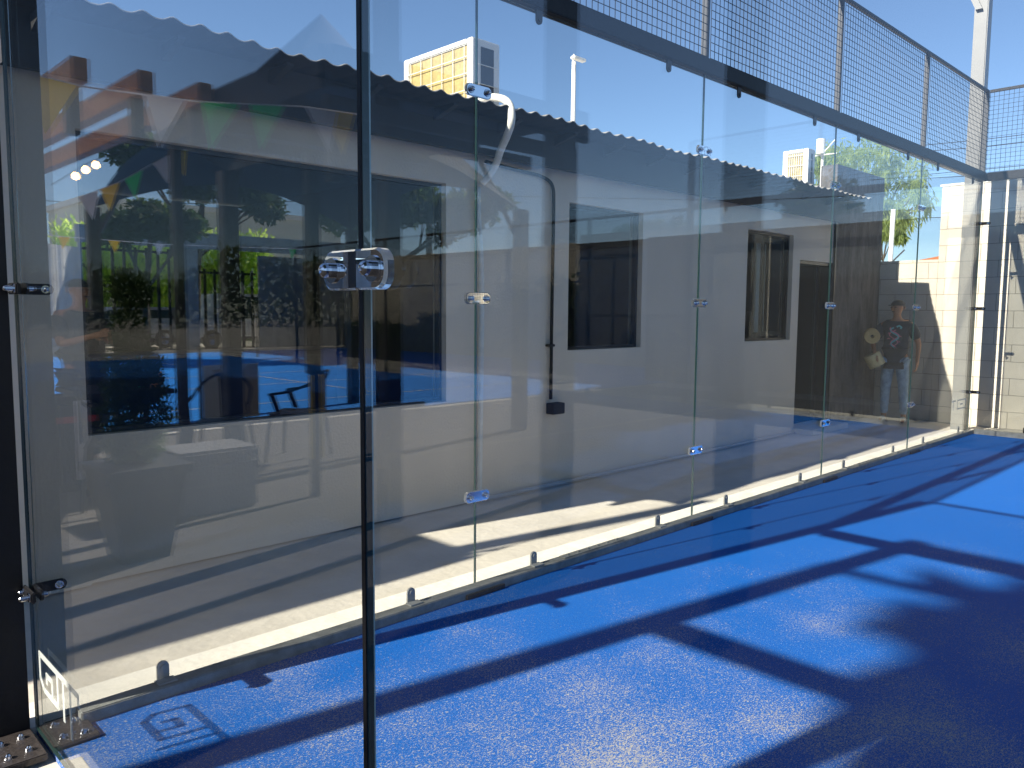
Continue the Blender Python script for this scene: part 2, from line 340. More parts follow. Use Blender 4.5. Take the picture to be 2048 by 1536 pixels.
# ------------------------------------------------------------------ glass panels
def pane_mb(axis, a, b, z0, z1, side=0.006):
    """a pane slab in the plane x=0 (axis 0) or y=0 (axis 1) from a to b; edge faces use slot 1"""
    mb = MB()
    if axis == 1: c = [(a, -side), (b, -side), (b, side), (a, side)]
    else: c = [(-side, a), (-side, b), (side, b), (side, a)]
    vs = [(x, y, z0) for x, y in c]+[(x, y, z1) for x, y in c]
    mb.add(vs, [(0, 1, 5, 4), (2, 3, 7, 6)], 0)
    mb.add(vs, [(0, 3, 2, 1), (4, 5, 6, 7), (1, 2, 6, 5)], 1); mb.add(vs, [(3, 0, 4, 7)], 2)
    return mb
GM = [M['glass'], M['glass_edge'], M['glass_edge_bright']]

def stadium(w, h, n=10):
    r = h/2; p = []
    for i in range(n+1): t = -math.pi/2+math.pi*i/n; p.append((w/2-r+r*math.cos(t), r*math.sin(t)))
    for i in range(n+1): t = math.pi/2+math.pi*i/n; p.append((-w/2+r+r*math.cos(t), r*math.sin(t)))
    return p
def rrect(w, h, r, n=6):
    p = []
    for cx, cz, t0 in ((w/2-r, -h/2+r, -90), (w/2-r, h/2-r, 0), (-w/2+r, h/2-r, 90), (-w/2+r, -h/2+r, 180)):
        for i in range(n+1): t = R(t0+90*i/n); p.append((cx+r*math.cos(t), cz+r*math.sin(t)))
    return p
def slab(poly, axis, d0, d1, bev=0.003):
    """rounded slab from a polygon around the origin, extruded along axis, front edge chamfered"""
    mb = MB(); n = len(poly); k = (d1-d0)
    def P(u, v, w): return (w, u, v) if axis == 0 else (u, w, v)
    inner = [(u*(1-bev/0.05), v*(1-bev/0.03)) for u, v in poly]
    rings = [[P(u, v, d0) for u, v in poly], [P(u, v, d0+k*0.75) for u, v in poly], [P(u, v, d1) for u, v in inner]]
    vs = [p for rg in rings for p in rg]; fs = [tuple(range(n)), tuple(range(2*n, 3*n))]
    for j in range(2):
        for i in range(n): fs.append((j*n+i, j*n+(i+1) % n, (j+1)*n+(i+1) % n, (j+1)*n+i))
    mb.add(vs, fs[:2]); o_ = len(mb.f); mb.add(vs, fs[2:], 1)
    return mb

def dome_bolt(axis, u, v, d0, sgn, r=0.011, ln_=0.014):
    """cap nut: washer, barrel and dome standing off the plane"""
    mb = MB()
    def P(w): return (d0+sgn*w, u, v) if axis == 0 else (u, d0+sgn*w, v)
    mb.cyl(P(0), P(0.003), r*1.7, n=18); mb.cyl(P(0.003), P(0.003+ln_*0.7), r, n=18)
    m = ln_*0.7+0.003
    for i in range(4):
        t0, t1 = math.pi/2*i/4, math.pi/2*(i+1)/4
        mb.cyl(P(m+r*0.8*math.sin(t0)), P(m+r*0.8*math.sin(t1)), r*math.cos(t0), max(r*math.cos(t1), 0.0004), n=18)
    return mb

def connector(axis, sgn, label, cat='glass connector', group=None):
    """clear plate bridging two panes; origin on the pane plane at the joint"""
    t = thing('glass_connector', label, cat, (0, 0, 0), group)
    poly = rrect(0.165, 0.058, 0.024) if axis == 0 else rrect(0.165, 0.058, 0.024)
    slab(poly, axis, sgn*0.0075, sgn*0.022).obj('plate', [M['acrylic'], M['rim']], t)
    bt = []
    for s in (-1, 1):
        dome_bolt(axis, s*0.052, 0, sgn*0.0222, sgn).obj('bolt', M['chrome'], t, smooth=False)
    return t

# long back wall: five panes
for k in range(5):
    a, b = 2*k+(0.02 if k == 0 else 0.003), 2*k+2-(0.02 if k == 4 else 0.003)
    lab = ['long wall glass pane next to the near black corner post', 'second long wall glass pane, in front of the wall pipes',
           'middle long wall glass pane, in front of the taller window', 'fourth long wall glass pane, in front of the sliding window and doorway',
           'far long wall glass pane, in front of the man'][k]
    t = thing('glass_screen', lab, 'glass panel', (2*k, 0, 0), 'glass panes of the long court wall')
    pane_mb(1, a, b, 0.02, 2.985).obj('pane', GM, t)
# near side wall panes and the far side wall panes
for k, lab in ((0, 'closest side glass pane between the near black post and the large clear connector'),
               (1, 'closest side glass pane on the camera side of the large clear connector')):
    t = thing('glass_screen', lab, 'glass panel', (0, -2*k, 0), 'glass panes of the near side wall')
    pane_mb(0, -2*k-1.995 if k == 0 else -4.0+0.02, -0.015 if k == 0 else -2.005, 0.02, 2.985).obj('pane', [M['side_glass']]+GM[1:], t)
for k, lab in ((0, 'far side glass pane beside the far corner, in front of the cream block wall'),
               (1, 'far side glass pane second from the far corner, seen reflected')):
    t = thing('glass_screen', lab, 'glass panel', (10, -2*k, 0), 'glass panes of the far side wall')
    mb = pane_mb(0, -2*k-1.995, -0.015-2*k, 0.02, 2.985); mb.v = [(x+10, y, z) for x, y, z in mb.v]
    mb.obj('pane', GM, t)

    if k == 0:
        pass
for k_ in (0,):
    o_ = [q for q in COL.objects if q.get('label', '').startswith('closest side glass pane between')][0]
    MB().box(-0.008, 0.0, -2.0045, -1.9955, 0.02, 2.985).obj('edge_seal', M['black'], o_)
    MB().box(0.0005, 0.009, -2.0045, -1.9955, 0.02, 2.985).obj('polished_edge', M['glass_edge_bright'], o_)
cb = connector(1, -1, '', group='clear connectors on the long glass wall'); used = False
nm = {2: 'first', 4: 'second', 6: 'third', 8: 'fourth'}
for x in (2, 4, 6, 8):
    for z, h in ((0.5, 'lowest'), (1.5, 'middle'), (2.5, 'highest')):
        place(cb, (x, 0, z), f'{h} clear connector on the {nm[x]} joint of the long glass wall', used); used = True
cn = connector(0, -1, '', group='clear connectors on the near glass joint'); used = False
for z, h in ((1.5, 'large clear connector with two chrome dome bolts on the nearest glass joint'),
             ):
    place(cn, (0, -2, z), h, used); used = True

# corner clamps: black L plates
def corner_clamp(label, sx, sy):
    t = thing('corner_clamp', label, 'clamp', (0, 0, 0), 'black corner clamps of the glass court')
    mb = MB()
    p1 = [(u*sx, v) for u, v in [(0.055+a, b) for a, b in stadium(0.11, 0.036)]]
    mb.prism(p1, 1, -0.009, -0.016); t_ = mb.obj('back_plate', M['black'], t)
    p2 = [(-0.055-a, b) for a, b in stadium(0.11, 0.036)]
    MB().prism(p2, 0, sx*0.009, sx*0.016).obj('side_plate', M['black'], t)
    dome_bolt(1, sx*0.085, 0, -0.0165, -1, 0.008).obj('bolt', M['chrome'], t)
    dome_bolt(0, -0.085, 0, sx*0.0165, sx, 0.008).obj('bolt', M['chrome'], t)
    return t
cc = corner_clamp('', -1, 1); used = False
for z, h in ((0.5, 'lowest'), (1.5, 'middle'), (2.5, 'highest')):
    place(cc, (10, 0, z), f'{h} black clamp in the far corner of the glass court', used); used = True
cc = corner_clamp('', 1, 1); used = False
for z, h in ((0.5, 'lower'), (1.5, 'upper')):
    o = place(cc, (0, 0, z), f'{h} black clamp with steel bolts on the near corner post', used); used = True
# extra outer tongue of the near clamps, bolted to the post
for z, h in ((0.5, 'lower'), (1.5, 'upper')):
    t = thing('post_bracket', f'{h} black bracket with a steel bolt on the outside of the near corner post', 'bracket', (-0.02, -0.03, z), 'black brackets on the near corner post')
    mb = MB(); mb.bbox(-0.022, -0.008, -0.115, 0.0, z-0.018, z+0.018, 0.004); mb.obj('plate', M['black'], t)
    d = dome_bolt(0, -0.09, z, -0.0225, -1, 0.009, 0.03); d.obj('bolt', M['chrome'], t, smooth=False)
    d = dome_bolt(0, -0.02, z, -0.0225, -1, 0.007, 0.012); d.obj('bolt', M['chrome'], t)

# ------------------------------------------------------------------ court steel frame
fr = thing('court_frame', 'dark steel frame of the padel court with posts, top beam and floor rail', 'court frame', (0, 0, 0))
MB().bbox(-0.115, -0.018, 0.0, 0.095, 0, 4.02, 0.004).obj('corner_post', M['black'], fr)
MB().bbox(10.012, 10.055, 0.012, 0.055, 0, 4.02, 0.004).obj('corner_post', M['black'], fr)
MB().bbox(9.96, 10.04, -4.06, -3.98, 0, 4.02, 0.004).obj('corner_post', M['black'], fr)
MB().bbox(-0.05, 0.03, -4.06, -3.98, 0, 4.02, 0.004).obj('corner_post', M['black'], fr)
MB().bbox(0.0, 10.0, -0.04, 0.04, 2.988, 3.085, 0.004).obj('top_beam', M['black'], fr)
MB().bbox(-0.04, 0.04, -3.975, -0.045, 2.988, 3.085, 0.004).obj('top_beam', M['black'], fr)
MB().bbox(9.97, 10.04, -3.975, -0.045, 2.988, 3.085, 0.004).obj('top_beam', M['black'], fr)
MB().bbox(0.12, 9.95, -0.078, -0.0085, 0.0, 0.050, 0.004).obj('floor_rail', M['rail'], fr)
MB().bbox(9.92, 9.99, -3.97, -0.085, 0.0, 0.065, 0.004).obj('floor_rail', M['rail'], fr)
MB().bbox(0.0085, 0.06, -3.97, -0.28, 0.0, 0.0065, 0.002).obj('floor_rail', M['rail'], fr)
for x in (2, 4, 6, 8):
    MB().bbox(x-0.02, x+0.02, -0.02, 0.02, 3.087, 4.0, 0.003).obj('mesh_post', M['greypost'], fr)
    MB().bbox(x-0.13, x+0.13, -0.092, -0.0785, 0.0075, 0.03, 0.002).obj('joint_plate', M['plate'], fr)
for x in (0.03, 9.97): MB().bbox(x-0.02, x+0.02, -0.02, 0.02, 3.087, 4.0, 0.003).obj('mesh_post', M['greypost'], fr)
MB().bbox(0.0, 10.0, -0.015, 0.015, 4.002, 4.035, 0.003).obj('top_bar', M['black'], fr)
MB().bbox(-0.015, 0.015, -4.0, -0.02, 4.002, 4.035, 0.003).obj('top_bar', M['black'], fr)
MB().bbox(9.985, 10.015, -4.0, -0.02, 4.002, 4.035, 0.003).obj('top_bar', M['black'], fr)
for y in (-2.0,):
    for x in (0, 10): MB().bbox(x-0.02, x+0.02, y-0.02, y+0.02, 3.087, 4.0, 0.003).obj('mesh_post', M['greypost'], fr)
for x0, x1 in ((2.62, 3.16), (6.62, 7.16)):
    mb = MB().bbox(x0, x1, -0.068, -0.02, 0.0515, 0.0565, 0.0015); pl_ = mb.obj('splice_plate', M['rail'], fr)
    for i in range(6): o = MB().cyl((x0+0.05+i*(x1-x0-0.1)/5, -0.044, 0.0565), (x0+0.05+i*(x1-x0-0.1)/5, -0.044, 0.062), 0.008, n=10).obj('bolt', M['rail'], None); o.parent = pl_
# top and bottom glass clamp tabs
def tab_mb(x, y, z, up=1, ax=1, s=-1):
    mb = MB(); poly = [(-0.022, 0), (0.022, 0), (0.022, 0.05)]+[(0.022*math.cos(t), 0.05+0.022*math.sin(t)) for t in [R(20*i) for i in range(1, 9)]]+[(-0.022, 0.05)]
    if ax == 1: mb.prism([(x+u, z+up*v) for u, v in poly], 1, y+s*0.008, y+s*0.018); mb.cyl((x, y+s*0.018, z+up*0.05), (x, y+s*0.024, z+up*0.05), 0.010, n=12)
    else: mb.prism([(y+u, z+up*v) for u, v in poly], 0, x+s*0.008, x+s*0.018); mb.cyl((x+s*0.018, y, z+up*0.05), (x+s*0.024, y, z+up*0.05), 0.010, n=12)
    if up == 1 and ax == 1: mb.box(x-0.035, x+0.035, y-0.062, y-0.0185, z, z+0.007)
    return mb
for k in range(5):
    for d in (0.42, 1.58):
        tab_mb(2*k+d, 0, 0.051).obj('floor_clamp', M['clamp_steel'], fr)
        tab_mb(2*k+d, 0, 2.987, -1).obj('beam_clamp', M['greypost'], fr)
for y in (-0.6, -1.4, -2.6, -3.4):
    tab_mb(10, y, 0.066, 1, 0, -1).obj('floor_clamp', M['black'], fr); tab_mb(10, y, 2.987, -1, 0, -1).obj('beam_clamp', M['black'], fr)
# foot plates at the near corner
MB().bbox(0.0, 0.14, -0.20, -0.009, 0.0, 0.022, 0.003).obj('foot_plate', M['plate'], fr)
MB().bbox(-0.17, -0.02, -0.22, -0.005, -0.0005, 0.022, 0.003).obj('foot_plate', M['plate'], fr)
for x, y in ((0.04, -0.05), (0.10, -0.06), (0.04, -0.15), (0.10, -0.165), (-0.06, -0.06), (-0.12, -0.07), (-0.06, -0.16), (-0.12, -0.17)):
    b2 = MB(); b2.cyl((x, y, 0.022), (x, y, 0.032), 0.012, 0.010, n=12); b2.cyl((x, y, 0.032), (x, y, 0.038), 0.008, 0.004, n=12); b2.obj('foot_bolt', M['chrome'], fr)

# mesh panels
def grid_mb(axis, a, b, z0, z1, c, p=0.05, w=0.0017):
    mb = MB(); n = int(round((b-a)/p)); m_ = int(round((z1-z0)/p))
    for i in range(n+1):
        u = a+(b-a)*i/n
        if axis == 1: mb.box(u-w, u+w, c-w, c+w, z0, z1)
        else: mb.box(c-w, c+w, u-w, u+w, z0, z1)
    for j in range(m_+1):
        z = z0+(z1-z0)*j/m_
        if axis == 1: mb.box(a, b, c-3*w, c-w, z-w, z+w)
        else: mb.box(c-3*w, c-w, a, b, z-w, z+w)
    return mb
lab = ['above the near long wall pane', 'above the second long wall pane', 'above the middle long wall pane', 'above the fourth long wall pane', 'above the far long wall pane']
for k in range(5):
    t = thing('mesh_screen', 'black square wire mesh panel '+lab[k], 'mesh panel', (2*k+1, 0, 3.09), 'wire mesh panels above the glass')
    grid_mb(1, 2*k+0.02, 2*k+1.98, 3.09, 3.998, -0.028).obj('wire_grid', M['wire'], t)
for k in range(2):
    t = thing('mesh_screen', 'black wire mesh panel above the '+('closest' if k == 0 else 'second')+' near side pane', 'mesh panel', (0, -2*k-1, 3.09), 'wire mesh panels above the glass')
    grid_mb(0, -2*k-1.98, -2*k-0.02, 3.09, 3.998, 0.03).obj('wire_grid', M['wire'], t)
    t = thing('mesh_screen', 'black wire mesh panel above the far side glass, '+('at the far corner' if k == 0 else 'beyond the far corner'), 'mesh panel', (10, -2*k-1, 3.09), 'wire mesh panels above the glass')
    grid_mb(0, -2*k-1.98, -2*k-0.02, 3.09, 3.998, 9.98).obj('wire_grid', M['wire'], t)
# fence on the far side of the court, seen in the long wall's reflection
fnames = ['first', 'second', 'third', 'fourth', 'fifth', 'sixth']
for k in range(6):
    y0 = -4.04-2*k
    t = thing('fence_bay', f'{fnames[k]} wire mesh fence bay beyond the far side glass, seen reflected', 'fence', (10, y0-1, 0), 'wire mesh fence bays of the far court side')
    grid_mb(0, y0-1.96, y0-0.04, 0.05, 2.98, 9.98).obj('wire_grid', M['wire'], t)
    MB().bbox(9.97, 10.03, y0-2.03, y0-1.97, 0, 3.0, 0.003).obj('post', M['black'], t)
    MB().bbox(9.985, 10.02, y0-1.96, y0, 2.985, 3.03, 0.003).obj('top_rail', M['black'], t)
    MB().bbox(9.985, 10.02, y0-1.96, y0, 1.93, 1.96, 0.003).obj('middle_rail', M['black'], t)

# etched marks on the glass (writing as it stands, seen from this side)
t = thing('etched_mark', 'frosted angular letter mark etched low on the nearest glass pane', 'etched mark', (0, -0.3, 0.25))
mk = MB()
def stroke(mb, axis, c, a, b, w):
    a = Vector(a); b = Vector(b); d = (b-a).normalized(); n_ = Vector((-d.y, d.x))*w/2; d = d*w*0.3
    poly = [a-d+n_, a-d-n_, b+d-n_, b+d+n_]; mb.prism([tuple(p) for p in poly], axis, c, c-0.0006)
E = [((-0.115, .315), (-0.52, .315)), ((-0.115, .315), (-0.115, .235)), ((-0.115, .235), (-0.155, .205)), ((-0.155, .205), (-0.31, .205)), ((-0.31, .205), (-0.31, .30)),
     ((-0.19, .265), (-0.19, .24)), ((-0.19, .265), (-0.25, .265)), ((-0.25, .265), (-0.25, .21)),
     ((-0.37, .31), (-0.37, .185)), ((-0.44, .31), (-0.44, .155)), ((-0.52, .315), (-0.52, .285))]
for a, b in E: stroke(mk, 0, -0.0068, a, b, 0.02)
mk.obj('letters', M['etch'], t)
t = thing('etched_mark', 'small frosted letter mark etched low on the far long wall pane', 'etched mark', (9.6, 0, 0.36))
mk = MB()
for a, b in [((9.32, .43), (9.45, .43)), ((9.38, .43), (9.38, .33)), ((9.52, .43), (9.82, .43)), ((9.52, .43), (9.52, .33)), ((9.52, .33), (9.82, .33)), ((9.82, .43), (9.82, .33)), ((9.62, .38), (9.72, .38))]: stroke(mk, 1, -0.0068, a, b, 0.016)
mk.obj('letters', M['etch'], t)

# light mast at the far corner
t = thing('light_mast', 'tall light grey steel mast with a slanting brace behind the far court corner', 'mast', (10.14, 0.14, 0))
MB().bbox(10.075, 10.235, 0.075, 0.225, 0, 9.0, 0.01).obj('column', M['mast'], t)
mb = MB(); mb.prism([(0.20, 5.0), (0.13, 5.0), (0.9, 6.8), (1.0, 6.8)], 0, 10.03, 10.0745); mb.obj('brace', M['mast'], t)
mb = MB(); mb.prism([(0.08, 7.2), (0.20, 7.2), (0.20, 7.0), (0.08, 7.0)], 0, 10.24, 10.9); mb.obj('arm', M['mast'], t)

# ------------------------------------------------------------------ the building behind the glass
BY = 1.45
bd = thing('club_building', 'low grey plastered building with a corrugated roof behind the glass', 'building', (4.8, BY, 0))
wall = MB()
xs = [(0.30, 0.62), (0.62, 3.01), (3.01, 4.32), (4.32, 5.33), (5.33, 7.20), (7.20, 8.24), (8.24, 8.42), (8.42, 9.30)]
T = 0.15
for x0, x1 in xs:
    seg = [(0, 2.62)]
    if (x0, x1) == (0.62, 3.01): seg = [(0, 0.78), (2.33, 2.62)]
    if (x0, x1) == (4.32, 5.33): seg = [(0, 1.11), (2.33, 2.62)]
    if (x0, x1) == (7.20, 8.24): seg = [(0, 1.12), (2.33, 2.62)]
    if (x0, x1) == (8.42, 9.30): seg = [(2.06, 2.62)]
    for z0, z1 in seg: wall.box(x0, x1, BY, BY+T, z0, z1)
wall.box(0.30, 0.45, BY+T, 6.5, 0, 2.62)
wall.obj('wall', M['plaster'], bd, fix=False)
MB().box(0.26, 0.60, BY-0.03, BY-0.002, 0, 2.60).obj('pilaster', M['plaster'], bd)
# rooms
rm = MB(); x0, x1, y0, y1 = 0.46, 9.28, BY+T+0.01, 5.9
rm.box(x0, x1, y1, y1+0.1, 0, 2.6); rm.box(x0, x1, y0, y1, 0.0, 0.03)
rm.box(6.4, 6.5, y0, y1-0.01, 0.031, 2.6); rm.box(3.6, 3.7, y0, y1-0.01, 0.031, 2.6)
rm.box(9.2, 9.28, y0, y1-0.01, 0.031, 2.6); rm.obj('room_shell', M['dark_room'], bd)
MB().box(0.36, 9.3, BY+T+0.0, 6.4, 2.63, 2.66).obj('ceiling', M['dark_room'], bd)
# roof: corrugated sheet rising to the back
rf = MB(); X0, X1 = 0.25, 9.38; n = int((X1-X0)/0.0175); ya, yb = 1.03, 6.6
def zc(x): return 0.022*(0.5+0.5*math.cos(2*math.pi*(x-1.09)/0.14))**1.6
vs = []
for i in range(n+1):
    x = X0+(X1-X0)*i/n; w_ = 0.006*math.sin(x*2.1)+0.004*math.sin(x*7)
    for y, base in ((ya+0.012*math.sin(x*5), 2.805), (yb, 3.02)):
        for dz in (0, 0.006): vs.append((x, y, base+zc(x)+dz+w_*(1 if base < 3 else 0)))
fs = []
for i in range(n):
    a = i*4; b = a+4
    fs += [(a, b, b+2, a+2), (a+1, a+3, b+3, b+1), (a, a+1, b+1, b), (a+2, b+2, b+3, a+3)]
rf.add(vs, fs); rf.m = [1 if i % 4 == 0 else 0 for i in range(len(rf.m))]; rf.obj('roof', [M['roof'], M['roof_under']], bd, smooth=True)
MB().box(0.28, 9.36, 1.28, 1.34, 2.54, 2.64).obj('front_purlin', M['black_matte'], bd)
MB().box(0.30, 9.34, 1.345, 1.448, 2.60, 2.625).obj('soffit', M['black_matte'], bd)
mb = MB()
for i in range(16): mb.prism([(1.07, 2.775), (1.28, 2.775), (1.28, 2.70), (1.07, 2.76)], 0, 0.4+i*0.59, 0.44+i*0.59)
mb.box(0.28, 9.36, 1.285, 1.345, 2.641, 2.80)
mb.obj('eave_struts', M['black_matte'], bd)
# big shop window
w = MB(); F = 0.045
def wframe(mb, x0, x1, z0, z1, F=0.045, y0=BY+0.05, y1=BY+0.10):
    mb.box(x0, x1, y0, y1, z0, z0+F); mb.box(x0, x1, y0, y1, z1-F, z1)
    mb.box(x0, x0+F, y0, y1, z0+F, z1-F); mb.box(x1-F, x1, y0, y1, z0+F, z1-F); return mb
def window(x0, x1, z0, z1, mull=()):
    mb = wframe(MB(), x0+0.002, x1-0.002, z0+0.002, z1-0.002, 0.025)
    for m_ in mull: mb.box(m_-0.02, m_+0.02, BY+0.05, BY+0.10, z0+0.048, z1-0.048)
    o = mb.obj('window', M['alum'], bd); o['_o'] = bd['_o']
    g = MB().box(x0+0.027, x1-0.027, BY+0.072, BY+0.077, z0+0.027, z1-0.027).obj('pane', M['window_glass'], o); return o
window(0.62, 3.01, 0.78, 2.33)
window(4.32, 5.33, 1.11, 2.33)
o = window(7.20, 8.24, 1.12, 2.33)
s_ = MB(); wframe(s_, 7.72, 8.19, 1.17, 2.28, 0.05, BY+0.102, BY+0.13); s_.obj('sliding_sash', M['alum'], bd)
MB().box(7.95, 8.16, BY+0.3, BY+0.32, 1.2, 2.24).obj('curtain', M['far_wall'], bd)
mb = MB(); mb.box(8.422, 8.46, BY+0.02, BY+0.13, 0, 2.058); mb.box(9.26, 9.298, BY+0.02, BY+0.13, 0, 2.058); mb.box(8.46, 9.26, BY+0.02, BY+0.13, 2.02, 2.058)
mb.obj('door_frame', M['alum'], bd)
# darker rendered end bay
MB().box(9.302, 10.79, BY-0.012, BY+0.2, 0, 3.28).obj('end_wall', M['rough'], bd)
MB().box(9.302, 9.33, BY-0.03, BY-0.0125, 0, 2.6).obj('corner_trim', M['alum'], bd)

# furniture glimpsed inside the doorway
t = thing('step_ladder', 'open aluminium step ladder standing inside the dark doorway', 'ladder', (9.0, 2.2, 0.03))
mb = MB()
for s in (0, 0.34):
    mb.cyl((8.85+s, 2.0, 0.03), (8.9+s*0.8, 2.35, 1.45), 0.015); mb.cyl((8.85+s, 2.75, 0.03), (8.9+s*0.8, 2.38, 1.45), 0.012)
mb.obj('rails', M['greypost'], t)
for i in range(5): f_ = (i+1)/6; MB().box(8.86+0.01*i, 9.18-0.01*i, 1.98+0.35*f_, 2.05+0.35*f_, 0.03+1.42*f_, 0.05+1.42*f_).obj('step', M['greypost'], t)
t = thing('bar_counter', 'dark bar counter inside the large front window', 'counter', (2.0, 3.4, 0.03))
MB().bbox(0.8, 3.2, 3.2, 3.7, 0.032, 1.05, 0.01).obj('body', M['dark_steel'], t); MB().bbox(0.75, 3.25, 3.12, 3.75, 1.052, 1.09, 0.005).obj('top', M['alum'], t)

# AC condensers on the roof
def condenser(loc, label, L=0.9, D=0.30, H=0.60, rusty=False):
    t = thing('ac_condenser', label, 'air conditioner', loc, 'air conditioner units on the roof')
    x, y, z = loc
    mb = MB()
    mb.bbox(x, x+D, y, y+0.07, z+0.05, z+H, 0.008); mb.bbox(x, x+D, y+L-0.07, y+L, z+0.05, z+H, 0.008)
    mb.bbox(x, x+D, y+0.071, y+L-0.071, z+H-0.045, z+H, 0.008); mb.bbox(x, x+D, y+0.071, y+L-0.071, z+0.05, z+0.09, 0.006)
    mb.bbox(x+D-0.05, x+D, y+0.071, y+L-0.071, z+0.091, z+H-0.046, 0.004)
    mb.obj('casing', M['white'], t)
    MB().box(x+0.018, x+0.03, y+0.071, y+L-0.071, z+0.091, z+H-0.046).obj('coil', M['coil'], t)
    mb = MB()
    for i in range(6): yy = y+0.10+i*(L-0.2)/5; mb.cyl((x+0.003, yy, z+0.09), (x+0.003, yy, z+H-0.05), 0.0035, n=6)
    for i in range(4): zz = z+0.13+i*0.13; mb.cyl((x-0.003, y+0.06, zz), (x-0.003, y+L-0.06, zz), 0.0035, n=6)
    mb.obj('wire_guard', M['white'], t)
    MB().box(x+0.09, x+D-0.07, y-0.003, y-0.0005, z+0.09, z+H-0.06).obj('side_coil', M['coil_dark'], t)
    mb = MB()
    for i in range(3): zz = z+0.16+i*0.15; mb.cyl((x+0.06, y-0.008, zz), (x+D-0.04, y-0.008, zz), 0.0035, n=6)
    mb.obj('side_guard', M['white'], t)
    mb = MB(); mb.box(x+0.02, x+0.05, y+0.05, y+L-0.05, z-0.03, z+0.049); mb.box(x+D-0.06, x+D-0.03, y+0.05, y+L-0.05, z-0.03, z+0.049); mb.obj('feet', M['dark_steel'], t)
    return t
condenser((3.65, 1.9, 2.93), 'white air conditioner unit with a tan coil on the roof above the big window', H=0.66)
condenser((9.45, 1.9, 2.96), 'white air conditioner unit at the far end of the roof beside the dark end wall', D=0.2, H=0.6, L=0.35)

# pipes on the facade
t = thing('refrigerant_pipe', 'thick white wrapped pipe looping over the roof edge and down the wall', 'pipe', (3.3, 1.38, 0))
pts = [(3.75, 2.05, 3.0), (3.55, 1.75, 3.01), (3.33, 1.4, 2.97), (3.30, 1.2, 2.93), (3.25, 1.05, 2.85), (3.20, 0.98, 2.72), (3.22, 1.05, 2.63), (3.30, 1.2, 2.57), (3.36, 1.3, 2.50), (3.37, 1.39, 2.42), (3.31, 1.41, 2.36)]
def smooth_pts(p, it=2):
    p = [Vector(a) for a in p]
    for _ in range(it):
        q = [p[0]]
        for a, b in zip(p, p[1:]): q += [a*0.75+b*0.25, a*0.25+b*0.75]
        q.append(p[-1]); p = q
    return p
MB().tube(smooth_pts(pts), 0.027, 12).obj('wrapped_bend', M['pipe_w'], t, smooth=True)
MB().tube(smooth_pts([(3.27, 1.405, 2.33), (3.28, 1.41, 2.1), (3.32, 1.41, 1.7), (3.31, 1.41, 0.9), (3.30, 1.41, 0.03)], 2), 0.021, 10).obj('downpipe', M['pipe_w'], t, smooth=True)
t = thing('black_conduit', 'thin dark conduit curving under the eave and down to a small black box', 'conduit', (4.1, 1.42, 0))
MB().tube(smooth_pts([(3.35, 1.41, 2.52), (3.75, 1.42, 2.50), (3.98, 1.42, 2.49), (4.09, 1.42, 2.44), (4.10, 1.42, 2.3), (4.09, 1.42, 1.5), (4.09, 1.42, 0.72)], 2), 0.014, 8).obj('tube', M['black'], t, smooth=True)
MB().bbox(4.06, 4.20, 1.36, 1.445, 0.60, 0.69, 0.005).obj('junction_box', M['black_matte'], t)
MB().bbox(4.045, 4.115, 1.40, 1.447, 1.15, 1.17, 0.003).obj('bracket', M['black_matte'], t)
t = thing('ground_conduit', 'pale plastic conduit lying along the foot of the building wall', 'conduit', (6, 1.41, 0))
MB().tube([(3.30, 1.40, 0.018), (4.5, 1.395, 0.016), (6.2, 1.40, 0.017), (8.38, 1.41, 0.017)], 0.017, 8).obj('tube', M['pipe_g'], t, smooth=True)
t = thing('concrete_step', 'low concrete doorstep under the doorway', 'step', (8.8, 1.3, 0))
MB().bbox(8.36, 9.36, 1.18, 1.445, -0.01, 0.06, 0.01).obj('slab', M['concrete'], t)
MB().box(8.46, 9.26, 1.45, 1.6, -0.01, 0.058).obj('threshold', M['concrete'], t)

# block wall at the end, stepped
t = thing('block_wall', 'sunlit cream concrete block wall with a stepped top at the end of the court', 'wall', (10.8, 0, 0))
MB().box(10.8, 10.95, 0.70, 3.0, -0.02, 2.15).obj('low_wall', M['block'], t)
MB().box(10.8, 11.0, -0.60, 0.697, -0.02, 3.09).obj('high_wall', M['block'], t)
MB().box(10.79, 11.02, -0.59, 0.72, 3.092, 3.12).obj('coping', M['kerb'], t)
t = thing('boundary_wall', 'boundary wall with shade put into its dark colour, beyond the court fence, seen reflected', 'wall', (11, -6, 0))
MB().box(10.86, 11.01, -7.0, -0.602, -0.02, 2.85).obj('wall', M['block_shade'], t)
t = thing('boundary_wall', 'long beige boundary wall beyond the court fence, seen reflected', 'wall', (12, -15, 0))
MB().box(13.0, 13.15, -18, -7.0, -0.02, 2.95).obj('wall', M['far_beige'], t)

